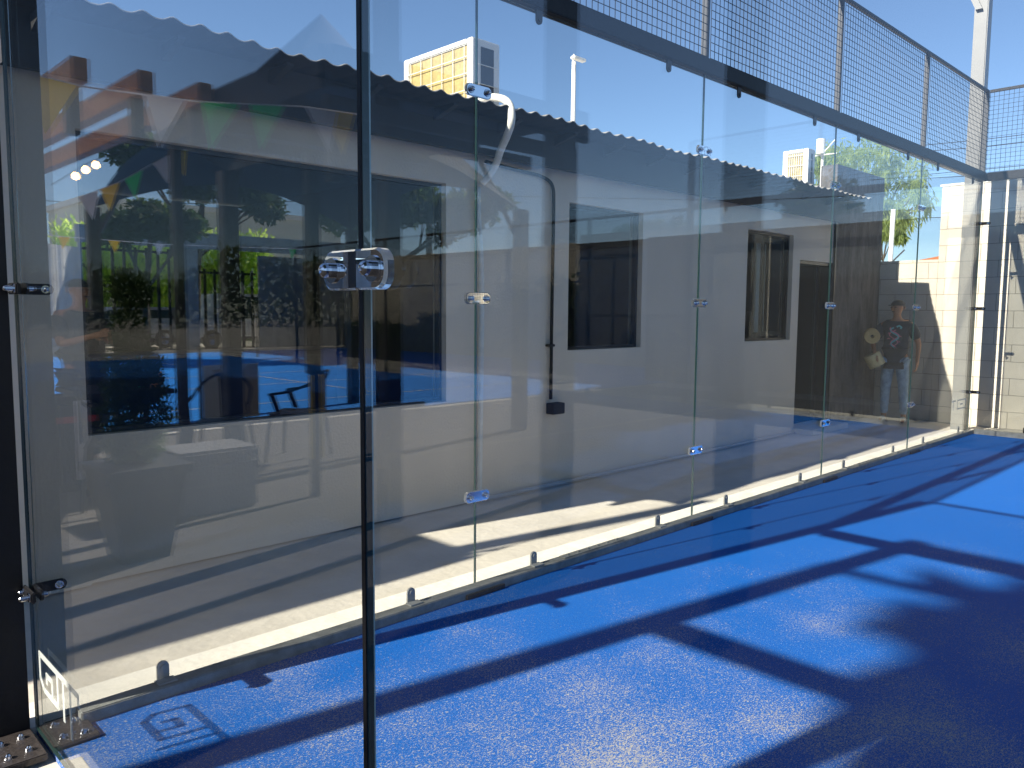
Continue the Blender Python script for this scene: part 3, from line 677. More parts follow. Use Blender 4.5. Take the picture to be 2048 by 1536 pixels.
# ------------------------------------------------------------------ trees
def leaf_cloud(mb, c, rad, n, s, droop=0.0, mi=0):
    c = Vector(c)
    for _ in range(n):
        while True:
            d = Vector((random.uniform(-1, 1), random.uniform(-1, 1), random.uniform(-1, 1)))
            if d.length <= 1: break
        if random.random() < 0.65: d = d.normalized()*random.uniform(0.65, 1.02)
        p = c+Vector((d.x*rad[0], d.y*rad[1], d.z*rad[2]))
        a = Vector((random.gauss(0, 1), random.gauss(0, 1), random.gauss(0, 1)-droop*2)).normalized(); b = a.orthogonal().normalized()
        b = Matrix.Rotation(random.uniform(0, 6.28), 3, a) @ b
        L = s*random.uniform(0.7, 1.5); w_ = L*(0.42 if droop == 0 else 0.16)
        mb.add([p, p+a*L*0.5+b*w_*0.5, p+a*L, p+a*L*0.5-b*w_*0.5], [(0, 1, 2, 3)], mi)
def tree(name, label, loc, blobs, n, s, lm, h0, r0=0.09, droop=0.0, cat='tree', group=None, trunkmat='bark'):
    t = thing(name, label, cat, loc, group); L = Vector(loc)
    tr = MB(); top = Vector(blobs[0][0])
    tr.tube([L, L+(top-L)*0.45+Vector((0.05, 0.03, 0)), L+(top-L)*0.8, top], [r0, r0*0.8, r0*0.6, r0*0.3], 9)
    fork = L+(top-L)*0.55
    for c, rad in blobs[1:]:
        c = Vector(c); mid = (fork+c)/2+Vector((0, 0, -0.1)); tr.tube([fork, mid, c], [r0*0.5, r0*0.35, r0*0.12], 6)
        for _ in range(3):
            e = c+Vector((random.uniform(-1, 1)*rad[0], random.uniform(-1, 1)*rad[1], random.uniform(-.6, 1)*rad[2]))*0.8
            tr.tube([mid, (mid+e)/2+Vector((0, 0, .05)), e], [r0*0.25, r0*0.15, r0*0.05], 5)
    tr.obj('trunk', M[trunkmat], t, smooth=True)
    cr = MB(); vol = [r[0]*r[1]*r[2] for _, r in blobs]; S = sum(v**0.67 for v in vol)
    for (c, rad), v in zip(blobs, vol):
        k = max(4, int(5*v**0.33/0.5)); tot = int(n*v**0.67/S)
        leaf_cloud(cr, c, [r*0.75 for r in rad], tot//3, s, droop)
        for _ in range(k):
            d = Vector((random.gauss(0, 1), random.gauss(0, 1), random.gauss(0, 1))).normalized()
            cc_ = Vector(c)+Vector((d.x*rad[0], d.y*rad[1], d.z*rad[2]))*0.72
            leaf_cloud(cr, cc_, [r*random.uniform(0.25, 0.42) for r in rad], int(tot*0.67/k), s, droop)
    cr.obj('crown', M[lm], t, fix=False); return t
tree('feathery_tree', 'tall pale green feathery tree beyond the far end of the roof', (20, 5.6, 0),
     [((20, 5.6, 5.1), (1.2, 1.1, 0.8)), ((19.6, 6.9, 4.7), (0.9, 0.8, 0.7)), ((20.4, 4.7, 4.8), (0.9, 0.75, 0.8)), ((20, 4.3, 4.0), (0.7, 0.45, 0.6)), ((20, 6.2, 5.4), (.8, .6, .5))], 5200, 0.20, 'leaf_feather', 0, 0.11, droop=0.8)
tree('feathery_tree', 'small feathery tree with drooping fronds above the low block wall', (17.5, 4.2, 0),
     [((17.5, 4.0, 3.65), (0.6, 0.55, 0.4)), ((17.3, 3.8, 3.3), (0.45, 0.45, 0.35)), ((17.6, 4.3, 3.7), (0.4, 0.3, 0.3))], 6500, 0.16, 'leaf_feather', 0, 0.06, droop=1.4)
t = thing('light_pole', 'white metal pole with a short side strut beyond the low block wall', 'pole', (16.5, 3.47, 0))
MB().cyl((16.5, 3.47, 0), (16.5, 3.44, 3.55), 0.045, n=12).obj('shaft', M['white'], t, smooth=True); MB().cyl((16.5, 3.45, 2.45), (16.5, 3.18, 2.72), 0.015).obj('strut', M['greypost'], t)
t = thing('street_light', 'slim tall white street light beyond the building roof', 'street light', (20, 15.3, 0))
MB().cyl((20, 15.3, 0), (20, 15.3, 9.7), 0.11, 0.07, n=12).obj('shaft', M['white'], t, smooth=True)
mb = MB(); mb.bbox(19.7, 20.3, 15.0, 15.2, 9.7, 9.8, 0.02); mb.cyl((20, 15.35, 9.7), (20, 15.3, 9.95), 0.03); mb.obj('lamp_head', M['white'], t)
t = thing('antenna', 'small white dish antenna on a bracket above the end wall', 'antenna', (16, 5.0, 0))
MB().cyl((16, 4.75, 0), (16, 4.75, 4.9), 0.03).obj('mast', M['white'], t)
mb = MB(); mb.cyl((15.9, 4.75, 4.75), (15.9, 4.75, 5.05), 0.09, n=14); mb.cyl((15.9, 4.4, 4.72), (15.9, 5.1, 4.72), 0.012); mb.cyl((15.9, 4.75, 4.7), (15.9, 4.45, 5.0), 0.012); mb.obj('head', M['white'], t)
t = thing('orange_roof_house', 'low house with an orange roof beyond the low block wall', 'house', (27, 5.5, 0))
MB().box(25, 30, 3.2, 8.0, 0, 2.6).obj('wall', M['far_beige'], t)
mb = MB(); mb.add([(24.6, 2.9, 2.55), (30.4, 2.9, 2.55), (30.4, 8.4, 2.55), (24.6, 8.4, 2.55), (27, 5.6, 3.3), (28, 5.9, 3.3)], [(0, 1, 5, 4), (1, 2, 5), (2, 3, 4, 5), (3, 0, 4), (3, 2, 1, 0)]); mb.obj('roof', M['terracotta_roof'], t)
# wires
wr = thing('power_line', 'thin overhead power lines crossing behind the block wall', 'power line', (24, 0, 5))
mb = MB()
for z, dz in ((6.35, 0), (6.15, .1), (5.55, -.1), (5.4, .05), (4.3, 0)):
    mb.tube([(24, 9, z+dz), (24, 4, z-0.2), (24, -1, z-0.25), (24, -7, z)], 0.011, 4)
mb.obj('wires', M['wire'], wr)

def shadow_hedge(label, segs, x, lm):  # added stepped foliage standing in for the diagonal shadow on the wall
    t = thing('hedge', label, 'hedge', (x, segs[0][0], 0)); mb = MB()
    for y0, y1, h in segs:
        for _ in range(int(abs(y1-y0)*h*170)):
            p = Vector((x+random.uniform(-.12, .12), random.uniform(y0, y1), h*random.random()**0.8*random.uniform(.93, 1.04))); a_ = Vector((random.gauss(0, .7), random.gauss(0, .7), 1)).normalized(); b_ = Matrix.Rotation(random.uniform(0, 6.28), 3, a_) @ a_.orthogonal().normalized()
            L_ = random.uniform(.1, .2); mb.add([p, p+a_*L_*.5+b_*.05, p+a_*L_, p+a_*L_*.5-b_*.05], [(0, 1, 2, 3)])
    mb.obj('foliage', M[lm], t, fix=False)
    mb = MB()
    for y0, y1, h in segs: mb.box(x+0.13, x+0.2, y0, y1, 0, h*0.93)
    mb.obj('inner_twigs', M['black_matte'], t)
shadow_hedge('dark stepped hedge standing in for the shadow on the beige boundary wall, seen reflected', [(-8.4, -7.05, 2.45), (-9.6, -8.4, 2.15), (-11, -9.6, 1.95), (-12.6, -11, 1.6), (-14, -12.6, 1.3), (-18, -14, 1.0)], 12.5, 'leaf')
# greenery and poles south of the court (seen in the long wall's reflection)
tree('round_tree', 'dense dark round tree beyond the darkened boundary wall, seen reflected', (14.5, -4.1, 0), [((14.5, -4.1, 3.6), (0.8, 0.75, 0.7)), ((14.3, -3.6, 3.1), (0.6, 0.5, 0.5)), ((14.8, -4.5, 3.3), (.5, .5, .5))], 5000, 0.11, 'leaf', 0, 0.09)
for (x, y, h, q) in ((14.2, -7.1, 3.6, 'tallest'), (14.4, -11.3, 3.7, 'middle'), (14.4, -12.1, 3.1, 'lowest')):
    tree('cypress', f'{q} slim dark cypress beyond the beige boundary wall, seen reflected', (x, y, 0), [((x, y, h-0.6), (0.16, 0.16, 0.6)), ((x, y, h-1.3), (0.22, 0.22, 0.7)), ((x, y, h-2.0), (0.24, 0.24, 0.6))], 2200, 0.08, 'leaf', 0, 0.05, group='cypresses beyond the boundary wall')
tree('bush', 'low leafy bush topping the boundary wall, seen reflected', (12.2, -6.3, 0), [((12.2, -6.3, 2.9), (0.4, 0.9, 0.35)), ((12.2, -5.4, 2.8), (0.3, 0.5, 0.3))], 2500, 0.09, 'leaf_mid', 0, 0.04, cat='bush')
t = thing('small_street_light', 'thin street light beyond the boundary wall, seen reflected', 'street light', (18, -6.1, 0))
MB().cyl((18, -6.1, 0), (18, -6.1, 4.35), 0.03).obj('shaft', M['white'], t); MB().bbox(17.9, 18.1, -6.35, -6.05, 4.35, 4.4, 0.01).obj('lamp_head', M['white'], t)

# ------------------------------------------------------------------ people
def skin_obj(name, chain, material, parent, sub_=2):
    """chain: dict key -> (co, radius), edges list; grown with the Skin modifier"""
    pts, edges, root = chain
    keys = list(pts); idx = {k: i for i, k in enumerate(keys)}; off = Vector(parent['_o'])
    me = bpy.data.meshes.new(name); me.from_pydata([tuple(Vector(pts[k][0])-off) for k in keys], [(idx[a], idx[b]) for a, b in edges], [])
    me.materials.append(material); o = bpy.data.objects.new(name, me); COL.objects.link(o); o.parent = parent
    me.skin_vertices.new() if hasattr(me.skin_vertices, 'new') else None
    m = o.modifiers.new('Skin', 'SKIN'); m.use_smooth_shade = True
    if not me.skin_vertices:
        bpy.context.view_layer.objects.active = o; bpy.ops.mesh.customdata_skin_add()
    sv = me.skin_vertices[0].data
    for k in keys:
        r = pts[k][1]; r = (r, r) if not isinstance(r, tuple) else r
        sv[idx[k]].radius = r; sv[idx[k]].use_root = (k == root)
    s = o.modifiers.new('Subdivision', 'SUBSURF'); s.levels = sub_; s.render_levels = sub_
    return o

def person(loc, label, H, pose, shirt, trousers, shoes, cap=True, yaw=0.0):
    """front of the body faces local -x; his right side is +y"""
    t = thing('person', label, 'person', (0, 0, 0)); t['_o'] = (0, 0, 0)
    k = H/1.62
    def S(p): return tuple(c*k for c in p)
    P = {}; E = []
    def add(key, co, r, par=None):
        P[key] = (S(co), tuple(x*k for x in r) if isinstance(r, tuple) else r*k)
        if par: E.append((par, key))
    add('pel', (0, 0, 0.86), (0.13, 0.10)); add('bel', (-0.01, 0, 1.00), (0.125, 0.095), 'pel'); add('che', (0, 0, 1.18), (0.145, 0.10), 'bel')
    add('top', (0.01, 0, 1.31), (0.10, 0.075), 'che'); add('nek', (0.0, 0, 1.385), 0.05, 'top'); add('nk2', (-0.012, 0, 1.43), 0.047, 'nek')
    add('jaw', (-0.03, 0, 1.465), (0.055, 0.065), 'nk2'); add('hed', (-0.01, 0, 1.53), (0.077, 0.09), 'jaw'); add('crn', (0.0, 0, 1.585), (0.06, 0.065), 'hed')
    for s, n_ in ((1, 'R'), (-1, 'L')):
        a = pose[n_]
        add('sh'+n_, (0.01, s*0.165, 1.305), 0.058, 'top'); add('ua'+n_, tuple((Vector((0.01, s*0.165, 1.305))+Vector(a[0]))/2), 0.046, 'sh'+n_)
        add('el'+n_, a[0], 0.037, 'ua'+n_); add('wr'+n_, a[1], 0.024, 'el'+n_)
        d = (Vector(a[1])-Vector(a[0])).normalized(); side = Vector((1, 0, 0)) if abs(d.z) > 0.7 else Vector((0, 0, 1)); fwd = side.cross(d).normalized()
        pc = Vector(a[1])+d*0.05; add('pa'+n_, tuple(pc), (0.03, 0.018), 'wr'+n_)
        for i, (o_, L) in enumerate(((-0.027, 0.065), (-0.009, 0.078), (0.009, 0.073), (0.027, 0.056))):
            b0 = pc+d*0.035+side*o_; b1 = b0+d*L*0.5+fwd*0.006; b2 = b1+d*L*0.35+fwd*0.022
            add(f'f{i}a{n_}', tuple(b0), 0.009, 'pa'+n_); add(f'f{i}b{n_}', tuple(b1), 0.008, f'f{i}a{n_}'); add(f'f{i}c{n_}', tuple(b2), 0.007, f'f{i}b{n_}')
        th = pc-d*0.01+side*-0.035; add('t0'+n_, tuple(th), 0.011, 'pa'+n_); add('t1'+n_, tuple(th+d*0.035-side*0.018), 0.009, 't0'+n_)
        kx = pose['knee'+n_]; add('hi'+n_, (0, s*0.085, 0.80), 0.088, 'pel'); add('kn'+n_, kx, 0.055, 'hi'+n_)
        add('an'+n_, (kx[0]+0.04, kx[1]+s*0.01, 0.09), 0.036, 'kn'+n_); add('he'+n_, (kx[0]+0.045, kx[1]+s*0.01, 0.04), 0.034, 'an'+n_); add('to'+n_, (kx[0]-0.10, kx[1]+s*0.03, 0.03), 0.03, 'he'+n_)
    body = skin_obj('body', (P, E, 'pel'), M['skin'], t)
    # shirt
    def grow(ks, g, edges, extra=None):
        Q = {q: (P[q][0], (tuple(x+g*k for x in P[q][1]) if isinstance(P[q][1], tuple) else P[q][1]+g*k)) for q in ks}
        if extra: Q.update(extra)
        return Q, edges
    ks = ['pel', 'bel', 'che', 'top', 'shR', 'uaR', 'shL', 'uaL']
    Q, _ = grow(ks, 0.026, None)
    for n_ in 'RL':
        e = (Vector(P['ua'+n_][0])*0.35+Vector(P['el'+n_][0])*0.65); Q['sl'+n_] = (tuple(e), 0.066*k)
    Q['col'] = (S((0.0, 0, 1.345)), 0.072*k); Q['hem'] = (S((0, 0, 0.80)), (0.165*k, 0.135*k))
    EE = [('hem', 'pel'), ('pel', 'bel'), ('bel', 'che'), ('che', 'top'), ('top', 'col'), ('top', 'shR'), ('top', 'shL'), ('shR', 'uaR'), ('uaR', 'slR'), ('shL', 'uaL'), ('uaL', 'slL')]
    skin_obj('shirt', (Q, EE, 'pel'), shirt, t)
    Q, _ = grow(['hiR', 'knR', 'anR', 'hiL', 'knL', 'anL'], 0.014, None); Q['wst'] = (S((0, 0, 0.88)), (0.13*k, 0.105*k))
    skin_obj('trousers', (Q, [('wst', 'hiR'), ('hiR', 'knR'), ('knR', 'anR'), ('wst', 'hiL'), ('hiL', 'knL'), ('knL', 'anL')], 'wst'), trousers, t)
    for n_ in 'RL':
        Q = {q: (P[q+n_][0], P[q+n_][1]+0.010*k) for q in ('he', 'to')}; Q['md'] = (tuple((Vector(P['he'+n_][0])+Vector(P['to'+n_][0]))/2), 0.042*k)
        skin_obj('shoe', (Q, [('he', 'md'), ('md', 'to')], 'he'), shoes, t)
    # face: nose, eyes, ears, mouth
    hd = Vector(S((0, 0, 1.53)))
    yw = pose.get('head', 0.0)
    fm = MB()
    def rot(v): v = Vector(v)*k; return hd+Matrix.Rotation(yw, 3, 'Z') @ v
    fm.tube([rot((-0.092, 0, 0.012)), rot((-0.105, 0, -0.012)), rot((-0.115, 0, -0.028)), rot((-0.095, 0, -0.034))], [0.006, 0.009, 0.013, 0.009], 8)
    for s in (-1, 1):
        fm.tube([rot((0.0, s*0.088, -0.025)), rot((0.004, s*0.096, 0.0)), rot((0.006, s*0.094, 0.022))], [0.008, 0.012, 0.009], 7)
    fm.obj('face_features', M['skin'], t, smooth=True)
    em = MB()
    for s in (-1, 1): em.tube([rot((-0.090, s*0.02, 0.006)), rot((-0.088, s*0.042, 0.006))], 0.006, 6)
    em.tube([rot((-0.090, -0.022, -0.052)), rot((-0.096, 0, -0.053)), rot((-0.090, 0.022, -0.052))], 0.004, 6)
    em.obj('eyes_and_mouth', M['black_matte'], t)
    cp = MB()
    n1 = 16; rings = []
    for j in range(6):
        a = math.pi/2*j/5; rings.append([rot((0.004+0.094*math.cos(a)*math.cos(2*math.pi*i/n1), 0.089*math.cos(a)*math.sin(2*math.pi*i/n1), 0.028+0.075*math.sin(a))) for i in range(n1)])
    vs = [v for rg in rings for v in rg]; fs = [(j*n1+i, j*n1+(i+1) % n1, (j+1)*n1+(i+1) % n1, (j+1)*n1+i) for j in range(5) for i in range(n1)]
    cp.add(vs, fs)
    if cap: cp.add([rot(p) for p in [(-0.07, 0.06, 0.034), (-0.14, 0.045, 0.026), (-0.165, 0, 0.024), (-0.14, -0.045, 0.026), (-0.07, -0.06, 0.034), (-0.07, 0.06, 0.040), (-0.14, 0.045, 0.032), (-0.165, 0, 0.030), (-0.14, -0.045, 0.032), (-0.07, -0.06, 0.040)]], [(0, 1, 2, 3, 4), (9, 8, 7, 6, 5), (0, 1, 6, 5), (1, 2, 7, 6), (2, 3, 8, 7), (3, 4, 9, 8)])
    cp.obj('cap' if cap else 'hair', M['black_matte'], t, smooth=True)
    t.location = loc; t.rotation_euler = (0, 0, yaw)
    return t
man = person((10.36, 1.02, 0.0), 'man in a black cap, dark printed t-shirt and pale jeans beside the block wall', 1.60,
             {'R': ((-0.05, 0.28, 1.06), (-0.20, 0.22, 0.93)), 'L': ((0.03, -0.27, 1.06), (-0.02, -0.27, 0.83)), 'kneeR': (-0.03, 0.10, 0.46), 'kneeL': (-0.02, -0.12, 0.46), 'head': -0.45},
             M['tee'], M['denim'], M['shoe'], True, 0.18)
# print on the shirt
pr = MB(); z0 = 1.0
def snake(mb, ph, amp, r, y0=0.0, zt=1.25, zb=0.98, n_=34):
    pts = []
    for i in range(n_):
        u = i/(n_-1); z = zt+(zb-zt)*u; y = y0+amp*math.sin(ph+u*9.5)*(1-0.35*u)
        pts.append((-(0.118 if z > 1.1 else 0.118-(1.1-z)*0.03)-0.003-0.003*math.cos(y*12), y, z))
    mb.tube(pts, r, 5)
s1 = MB(); snake(s1, 0.3, 0.055, 0.010); s1.tube([(-0.121, -0.02, 1.26), (-0.122, -0.05, 1.275), (-0.12, -0.075, 1.255), (-0.12, -0.065, 1.235)], 0.012, 6)
o = s1.obj('shirt_print_teal', M['teal'], man)
s2 = MB(); snake(s2, 0.95, 0.06, 0.008); snake(s2, -0.4, 0.06, 0.006, 0.01, 1.22, 0.92)
for a, b in ((0.07, 1.17), (-0.07, 1.13), (0.075, 1.1), (-0.06, 1.06), (0.05, 1.03)): s2.tube([(-0.121, a*0.7, b), (-0.121, a, b+0.012), (-0.12, a*1.15, b)], 0.005, 5)
s2.obj('shirt_print_pink', M['pink'], man)
def roll(label, c, axis, r, L, m_, name='paper_roll', tilt=0):
    t = thing(name, label, 'roll', c); A = Vector(axis).normalized(); C = Vector(c)
    p, q = C-A*L/2, C+A*L/2; a = A.orthogonal().normalized(); b = A.cross(a); n_ = 28; vs = []
    for cc_, rr in ((p, r), (q, r), (q, r*0.24), (p, r*0.24)): vs += [cc_+(a*math.cos(2*math.pi*i/n_)+b*math.sin(2*math.pi*i/n_))*rr for i in range(n_)]
    fs = [(j*n_+i, j*n_+(i+1) % n_, ((j+1) % 4)*n_+(i+1) % n_, ((j+1) % 4)*n_+i) for j in range(4) for i in range(n_)]
    MB().add(vs, fs).obj('wound_paper', m_, t); return t
roll('brown paper roll with a dark core hugged under the man\'s right arm', (10.10, 1.235, 1.14), (1, 0.45, 0.05), 0.095, 0.26, M['kraft'])
roll('cream roll hanging from the man\'s right hand', (10.14, 1.20, 0.82), (0.3, -0.5, -1), 0.105, 0.17, M['cream_roll'])

# ------------------------------------------------------------------ patio world behind the camera (seen reflected in the near glass)
pg = thing('pergola', 'dark steel pergola frame of tall posts beside the court, seen reflected', 'pergola', (-2.5, 0.2, 0))
for y, h in ((1.43, 4.9), (-0.10, 4.9), (-1.17, 4.9), (-3.4, 4.9)): MB().bbox(-2.555, -2.445, y-0.07, y+0.07, 0, h, 0.004).obj('post', M['dark_steel'], pg)
for z, w_ in ((3.32, 0.055), (4.82, 0.06)):
    MB().bbox(-2.54, -2.46, -1.095, -0.175, z-w_, z+w_, 0.003).obj('beam', M['dark_steel'], pg)
    MB().bbox(-2.54, -2.46, -3.325, -1.245, z-w_, z+w_, 0.003).obj('beam', M['dark_steel'], pg)
tree('shade_tree', 'large dense shade tree nearest the pergola, throwing the broad shadow on the turf', (-7.0, -2.2, 0),
     [((-7.0, -2.90, 7.0), (1.6, 1.8, 1.3)), ((-7.0, -1.50, 7.2), (1.2, 1.2, 1.0)), ((-5.8, -1.60, 6.3), (0.9, 0.9, 0.8)), ((-8.2, -1.60, 7.8), (1.0, 1.0, 0.9)), ((-6.5, -4.10, 6.4), (1.3, 1.3, 1.2)), ((-6.4, -1.05, 6.9), (0.7, 0.6, 0.6)), ((-7.6, -1.25, 7.9), (0.7, 0.6, 0.5)), ((-8.5, -2.10, 8.8), (1.0, 1.2, 0.9))], 15000, 0.30, 'leaf', 0, 0.16, group='shade trees beyond the pergola')
tree('shade_tree', 'tallest broad shade tree behind the other shade trees beyond the patio', (-11.0, -1.8, 0),
     [((-11.0, -2.50, 9.6), (2.2, 2.4, 1.8)), ((-10.5, -0.80, 9.2), (1.4, 1.3, 1.2)), ((-11.5, -0.70, 10.8), (1.4, 1.4, 1.2)), ((-11.0, -5.00, 10.5), (2.2, 2.2, 1.8)), ((-10.0, -4.00, 8.4), (1.7, 1.7, 1.3)), ((-11.5, -1.50, 12.0), (1.5, 1.6, 1.1))], 16000, 0.45, 'leaf', 0, 0.25, group='shade trees beyond the pergola')
tree('shade_tree', 'wide low shade tree farthest along the patio from the club building', (-8.0, -6.8, 0),
     [((-8.0, -7.50, 7.6), (2.2, 2.4, 1.8)), ((-7.0, -6.10, 6.4), (1.7, 1.7, 1.3)), ((-9.0, -10.00, 8.6), (2.2, 2.2, 1.8)), ((-9.0, -6.00, 8.8), (1.7, 1.7, 1.3))], 12000, 0.42, 'leaf', 0, 0.22, group='shade trees beyond the pergola')
tree('shade_tree', 'slender high-crowned shade tree added closest to the court, beside the pergola', (-4.0, -3.4, 0),  # added out of view, crown placed to shade the far turf
     [((-4.0, -2.1, 8.7), (1.5, 1.6, 1.1)), ((-4.4, -4.8, 8.4), (1.8, 1.8, 1.3)), ((-3.0, -2.5, 9.6), (1.2, 1.5, 0.9)), ((-3.6, -6.6, 9.2), (1.6, 1.6, 1.1))], 13000, 0.34, 'leaf', 0, 0.16, group='shade trees beyond the pergola')
t = thing('flood_light_pole', 'tall dark flood light pole with a side arm behind the pergola, seen reflected', 'light pole', (-5.0, 0.35, 0))
MB().bbox(-5.05, -4.95, 0.30, 0.40, 0, 6.05, 0.006).obj('shaft', M['dark_steel'], t); MB().bbox(-5.03, -4.97, -0.62, 0.295, 5.98, 6.04, 0.005).obj('arm', M['dark_steel'], t)
MB().bbox(-5.16, -4.84, -0.86, -0.625, 5.90, 6.03, 0.01).obj('lamp_housing', M['dark_steel'], t)
# roof over the seating area
t = thing('patio_roof', 'flat dark sheet roof with double edge beams over the patio seating, seen reflected', 'roof', (-3, 2.4, 2.8))
MB().box(-4.2, -1.9, 1.2, 3.72, 2.90, 2.94).obj('sheet', M['dark_steel'], t)
MB().bbox(-1.905, -1.86, 1.2, 3.72, 2.72, 2.97, 0.003).obj('fascia', M['dark_steel'], t)
MB().bbox(-4.2, -1.91, 1.15, 1.195, 2.74, 2.97, 0.003).obj('fascia', M['dark_steel'], t)
for y in (1.25, 1.75): MB().bbox(-4.15, -1.92, y-0.03, y+0.03, 2.60, 2.70, 0.003).obj('edge_beam', M['dark_steel'], t)
for y in (2.4, 3.1, 3.68): MB().bbox(-4.15, -1.92, y-0.03, y+0.03, 2.80, 2.895, 0.003).obj('rafter', M['dark_steel'], t)
for x, y in ((-4.1, 1.25), (-4.1, 3.66), (-2.0, 3.66)): MB().bbox(x-0.04, x+0.04, y-0.04, y+0.04, 0, 2.595 if y < 2 else 2.795, 0.003).obj('post', M['dark_steel'], t)
MB().bbox(-2.02, -1.94, 1.21, 1.29, 2.2, 2.595, 0.003).obj('hanger', M['dark_steel'], t)
# added dark wall, hides the bright horizon from the near glass
t = thing('horizon_wall', 'long dark grey wall added opposite the court to hide the horizon, seen reflected', 'wall', (-13, 2, 0))
MB().box(-13.2, -13.0, -25, 7.0, -0.02, 2.95).obj('wall', M['block_shade'], t)
t = thing('horizon_block', 'long dark flat-roofed block added beside the second court to hide the horizon, seen reflected', 'building', (-18, 15, 0))  # added volume, keeps the bright horizon out of the near glass
MB().box(-22, -16.2, 7.2, 23.5, -0.02, 3.1).obj('wall', M['sheet'], t); MB().box(-22.1, -16.0, 7.1, 23.6, 3.102, 3.25).obj('roof', M['dark_steel'], t)
mb = MB()
def treeline(mb, x0, y0, x1, y1, n_, h):
    for _ in range(n_):
        u = random.random(); p = Vector((x0+(x1-x0)*u+random.uniform(-1, 1), y0+(y1-y0)*u+random.uniform(-1, 1), h*(0.75+0.2*math.sin(u*23)+0.12*math.sin(u*61))*random.random()**0.7))
        a_ = Vector((random.gauss(0, 1), random.gauss(0, 1), random.gauss(0, 1))).normalized(); b_ = a_.orthogonal().normalized(); L_ = random.uniform(.3, .7)
        mb.add([p, p+a_*L_*.5+b_*L_*.3, p+a_*L_, p+a_*L_*.5-b_*L_*.3], [(0, 1, 2, 3)])
treeline(mb, -48, -50, -48, 60, 22000, 6.0); treeline(mb, -48, 60, 10, 75, 12000, 6.5); treeline(mb, -48, -50, 40, -55, 15000, 6.0); treeline(mb, 60, -50, 60, 20, 10000, 4.0)
tag(mb.obj('treeline', M['leaf_mid'], None, fix=False), 'far belt of green trees added around the club grounds to hide the horizon', 'treeline', kind='stuff')  # added all round to block the bright horizon in reflections
# tent
tn = thing('canopy_tent', 'dark peaked canopy tent with scalloped edges over the patio, seen reflected', 'tent', (-4.3, 5.6, 0))
cs = [(-2.5, 3.8), (-2.5, 7.4), (-6.1, 7.4), (-6.1, 3.8)]; pk = Vector((-4.6, 5.7, 4.95)); mb = MB(); N = 16
for a, b in zip(cs, cs[1:]+cs[:1]):
    ring = [(Vector((a[0], a[1], 2.62)).lerp(Vector((b[0], b[1], 2.62)), i/N)+Vector((0, 0, 0.45*math.sin(math.pi*i/N)))) for i in range(N+1)]
    m1 = [p.lerp(pk, 0.5)-Vector((0, 0, 0.12)) for p in ring]
    for i in range(N):
        mb.add([ring[i], ring[i+1], m1[i+1], m1[i]], [(0, 1, 2, 3)]); mb.add([m1[i], m1[i+1], pk], [(0, 1, 2)])
mb.obj('canopy', M['canvas'], tn, smooth=True)
for x, y in cs: MB().bbox(x-0.07, x+0.07, y-0.07, y+0.07, 0, 2.62, 0.004).obj('post', M['dark_steel'], tn)
for x, y in cs: MB().cyl((x, y, 2.2), tuple(Vector((x, y, 2.75)).lerp(pk, 0.2)), 0.03).obj('brace', M['dark_steel'], tn)
t = thing('steel_post', 'slim black steel post rising from the patio rail, seen reflected', 'post', (-2.5, 2.41, 0))
MB().bbox(-2.545, -2.455, 2.365, 2.455, 0.95, 2.6, 0.003).obj('shaft', M['black'], t); MB().bbox(-2.53, -2.47, 2.38, 2.44, 0, 0.948, 0.003).obj('lower_shaft', M['black'], t); MB().bbox(-2.555, -2.531, 2.37, 2.40, 0.3, 0.94, 0.003).obj('stripe', M['yellow'], t); MB().bbox(-2.469, -2.445, 2.365, 2.39, 0.3, 0.94, 0.003).obj('stripe', M['yellow'], t)
for i, x in enumerate((-1.0, -1.4, -1.8)):
    t = thing('timber_beam', ['pale timber beam nearest the court, seen reflected overhead', 'middle pale timber beam overhead, seen reflected', 'pale timber beam farthest from the court, seen reflected overhead'][i], 'beam', (x, 5, 2.9), 'timber beams overhead')
    MB().bbox(x-0.05, x+0.05, 2.6, 9.5, 2.85, 3.0, 0.004).obj('plank', M['wood'], t); 
    MB().bbox(x-0.04, x+0.04, 9.42, 9.5, 0, 2.848, 0.004).obj('post', M['wood'], t)
    MB().bbox(x-0.04, x+0.04, 2.75, 2.83, 2.55, 2.848, 0.004).obj('hanger', M['dark_steel'], t)
# bunting
def bunting(label, pts, flags, sz, cols):
    t = thing('bunting', label, 'bunting', pts[0]); mb = MB(); mb.tube(pts, 0.004, 5); mb.obj('cord', M['white_f'], t)
    L = [Vector(p) for p in pts]
    def at_(u):
        u *= len(L)-1; i = min(int(u), len(L)-2); return L[i].lerp(L[i+1], u-i), (L[i+1]-L[i]).normalized()
    for k_, u in enumerate(flags):
        p, d = at_(u); w_ = sz*0.42; sway = Vector((random.uniform(-.08, .08), random.uniform(-.08, .08), 0))*sz*3
        tip = p+Vector((0, 0, -sz))+sway; a, b = p-d*w_, p+d*w_; th = Vector((0, 0.003, 0))
        MB().add([a, b, tip, a+th, b+th, tip+th], [(0, 1, 2), (5, 4, 3), (0, 3, 4, 1), (1, 4, 5, 2), (2, 5, 3, 0)]).obj('flag', M[cols[k_ % len(cols)]], t)
bunting('string of large green, yellow and white pennants near the glass, seen reflected', [(-0.10, 1.05, 2.47), (-0.56, 1.05, 2.44), (-1.08, 1.05, 2.47), (-1.66, 1.05, 2.55), (-2.03, 1.05, 2.57)], [0.18, 0.42, 0.55, 0.66, 0.83, 0.91], 0.24, ['yellow_f', 'white_f', 'green_f', 'green_f', 'white_f', 'yellow_f'])
bunting('slanting string of narrow pennants under the tent, seen reflected', [(-1.95, 6, 2.55), (-2.35, 6, 2.75), (-2.9, 6, 3.12), (-3.1, 6, 3.2)], [0.08, 0.25, 0.42, 0.6, 0.78], 0.26, ['white_f', 'yellow_f', 'green_f', 'white_f', 'yellow_f'])
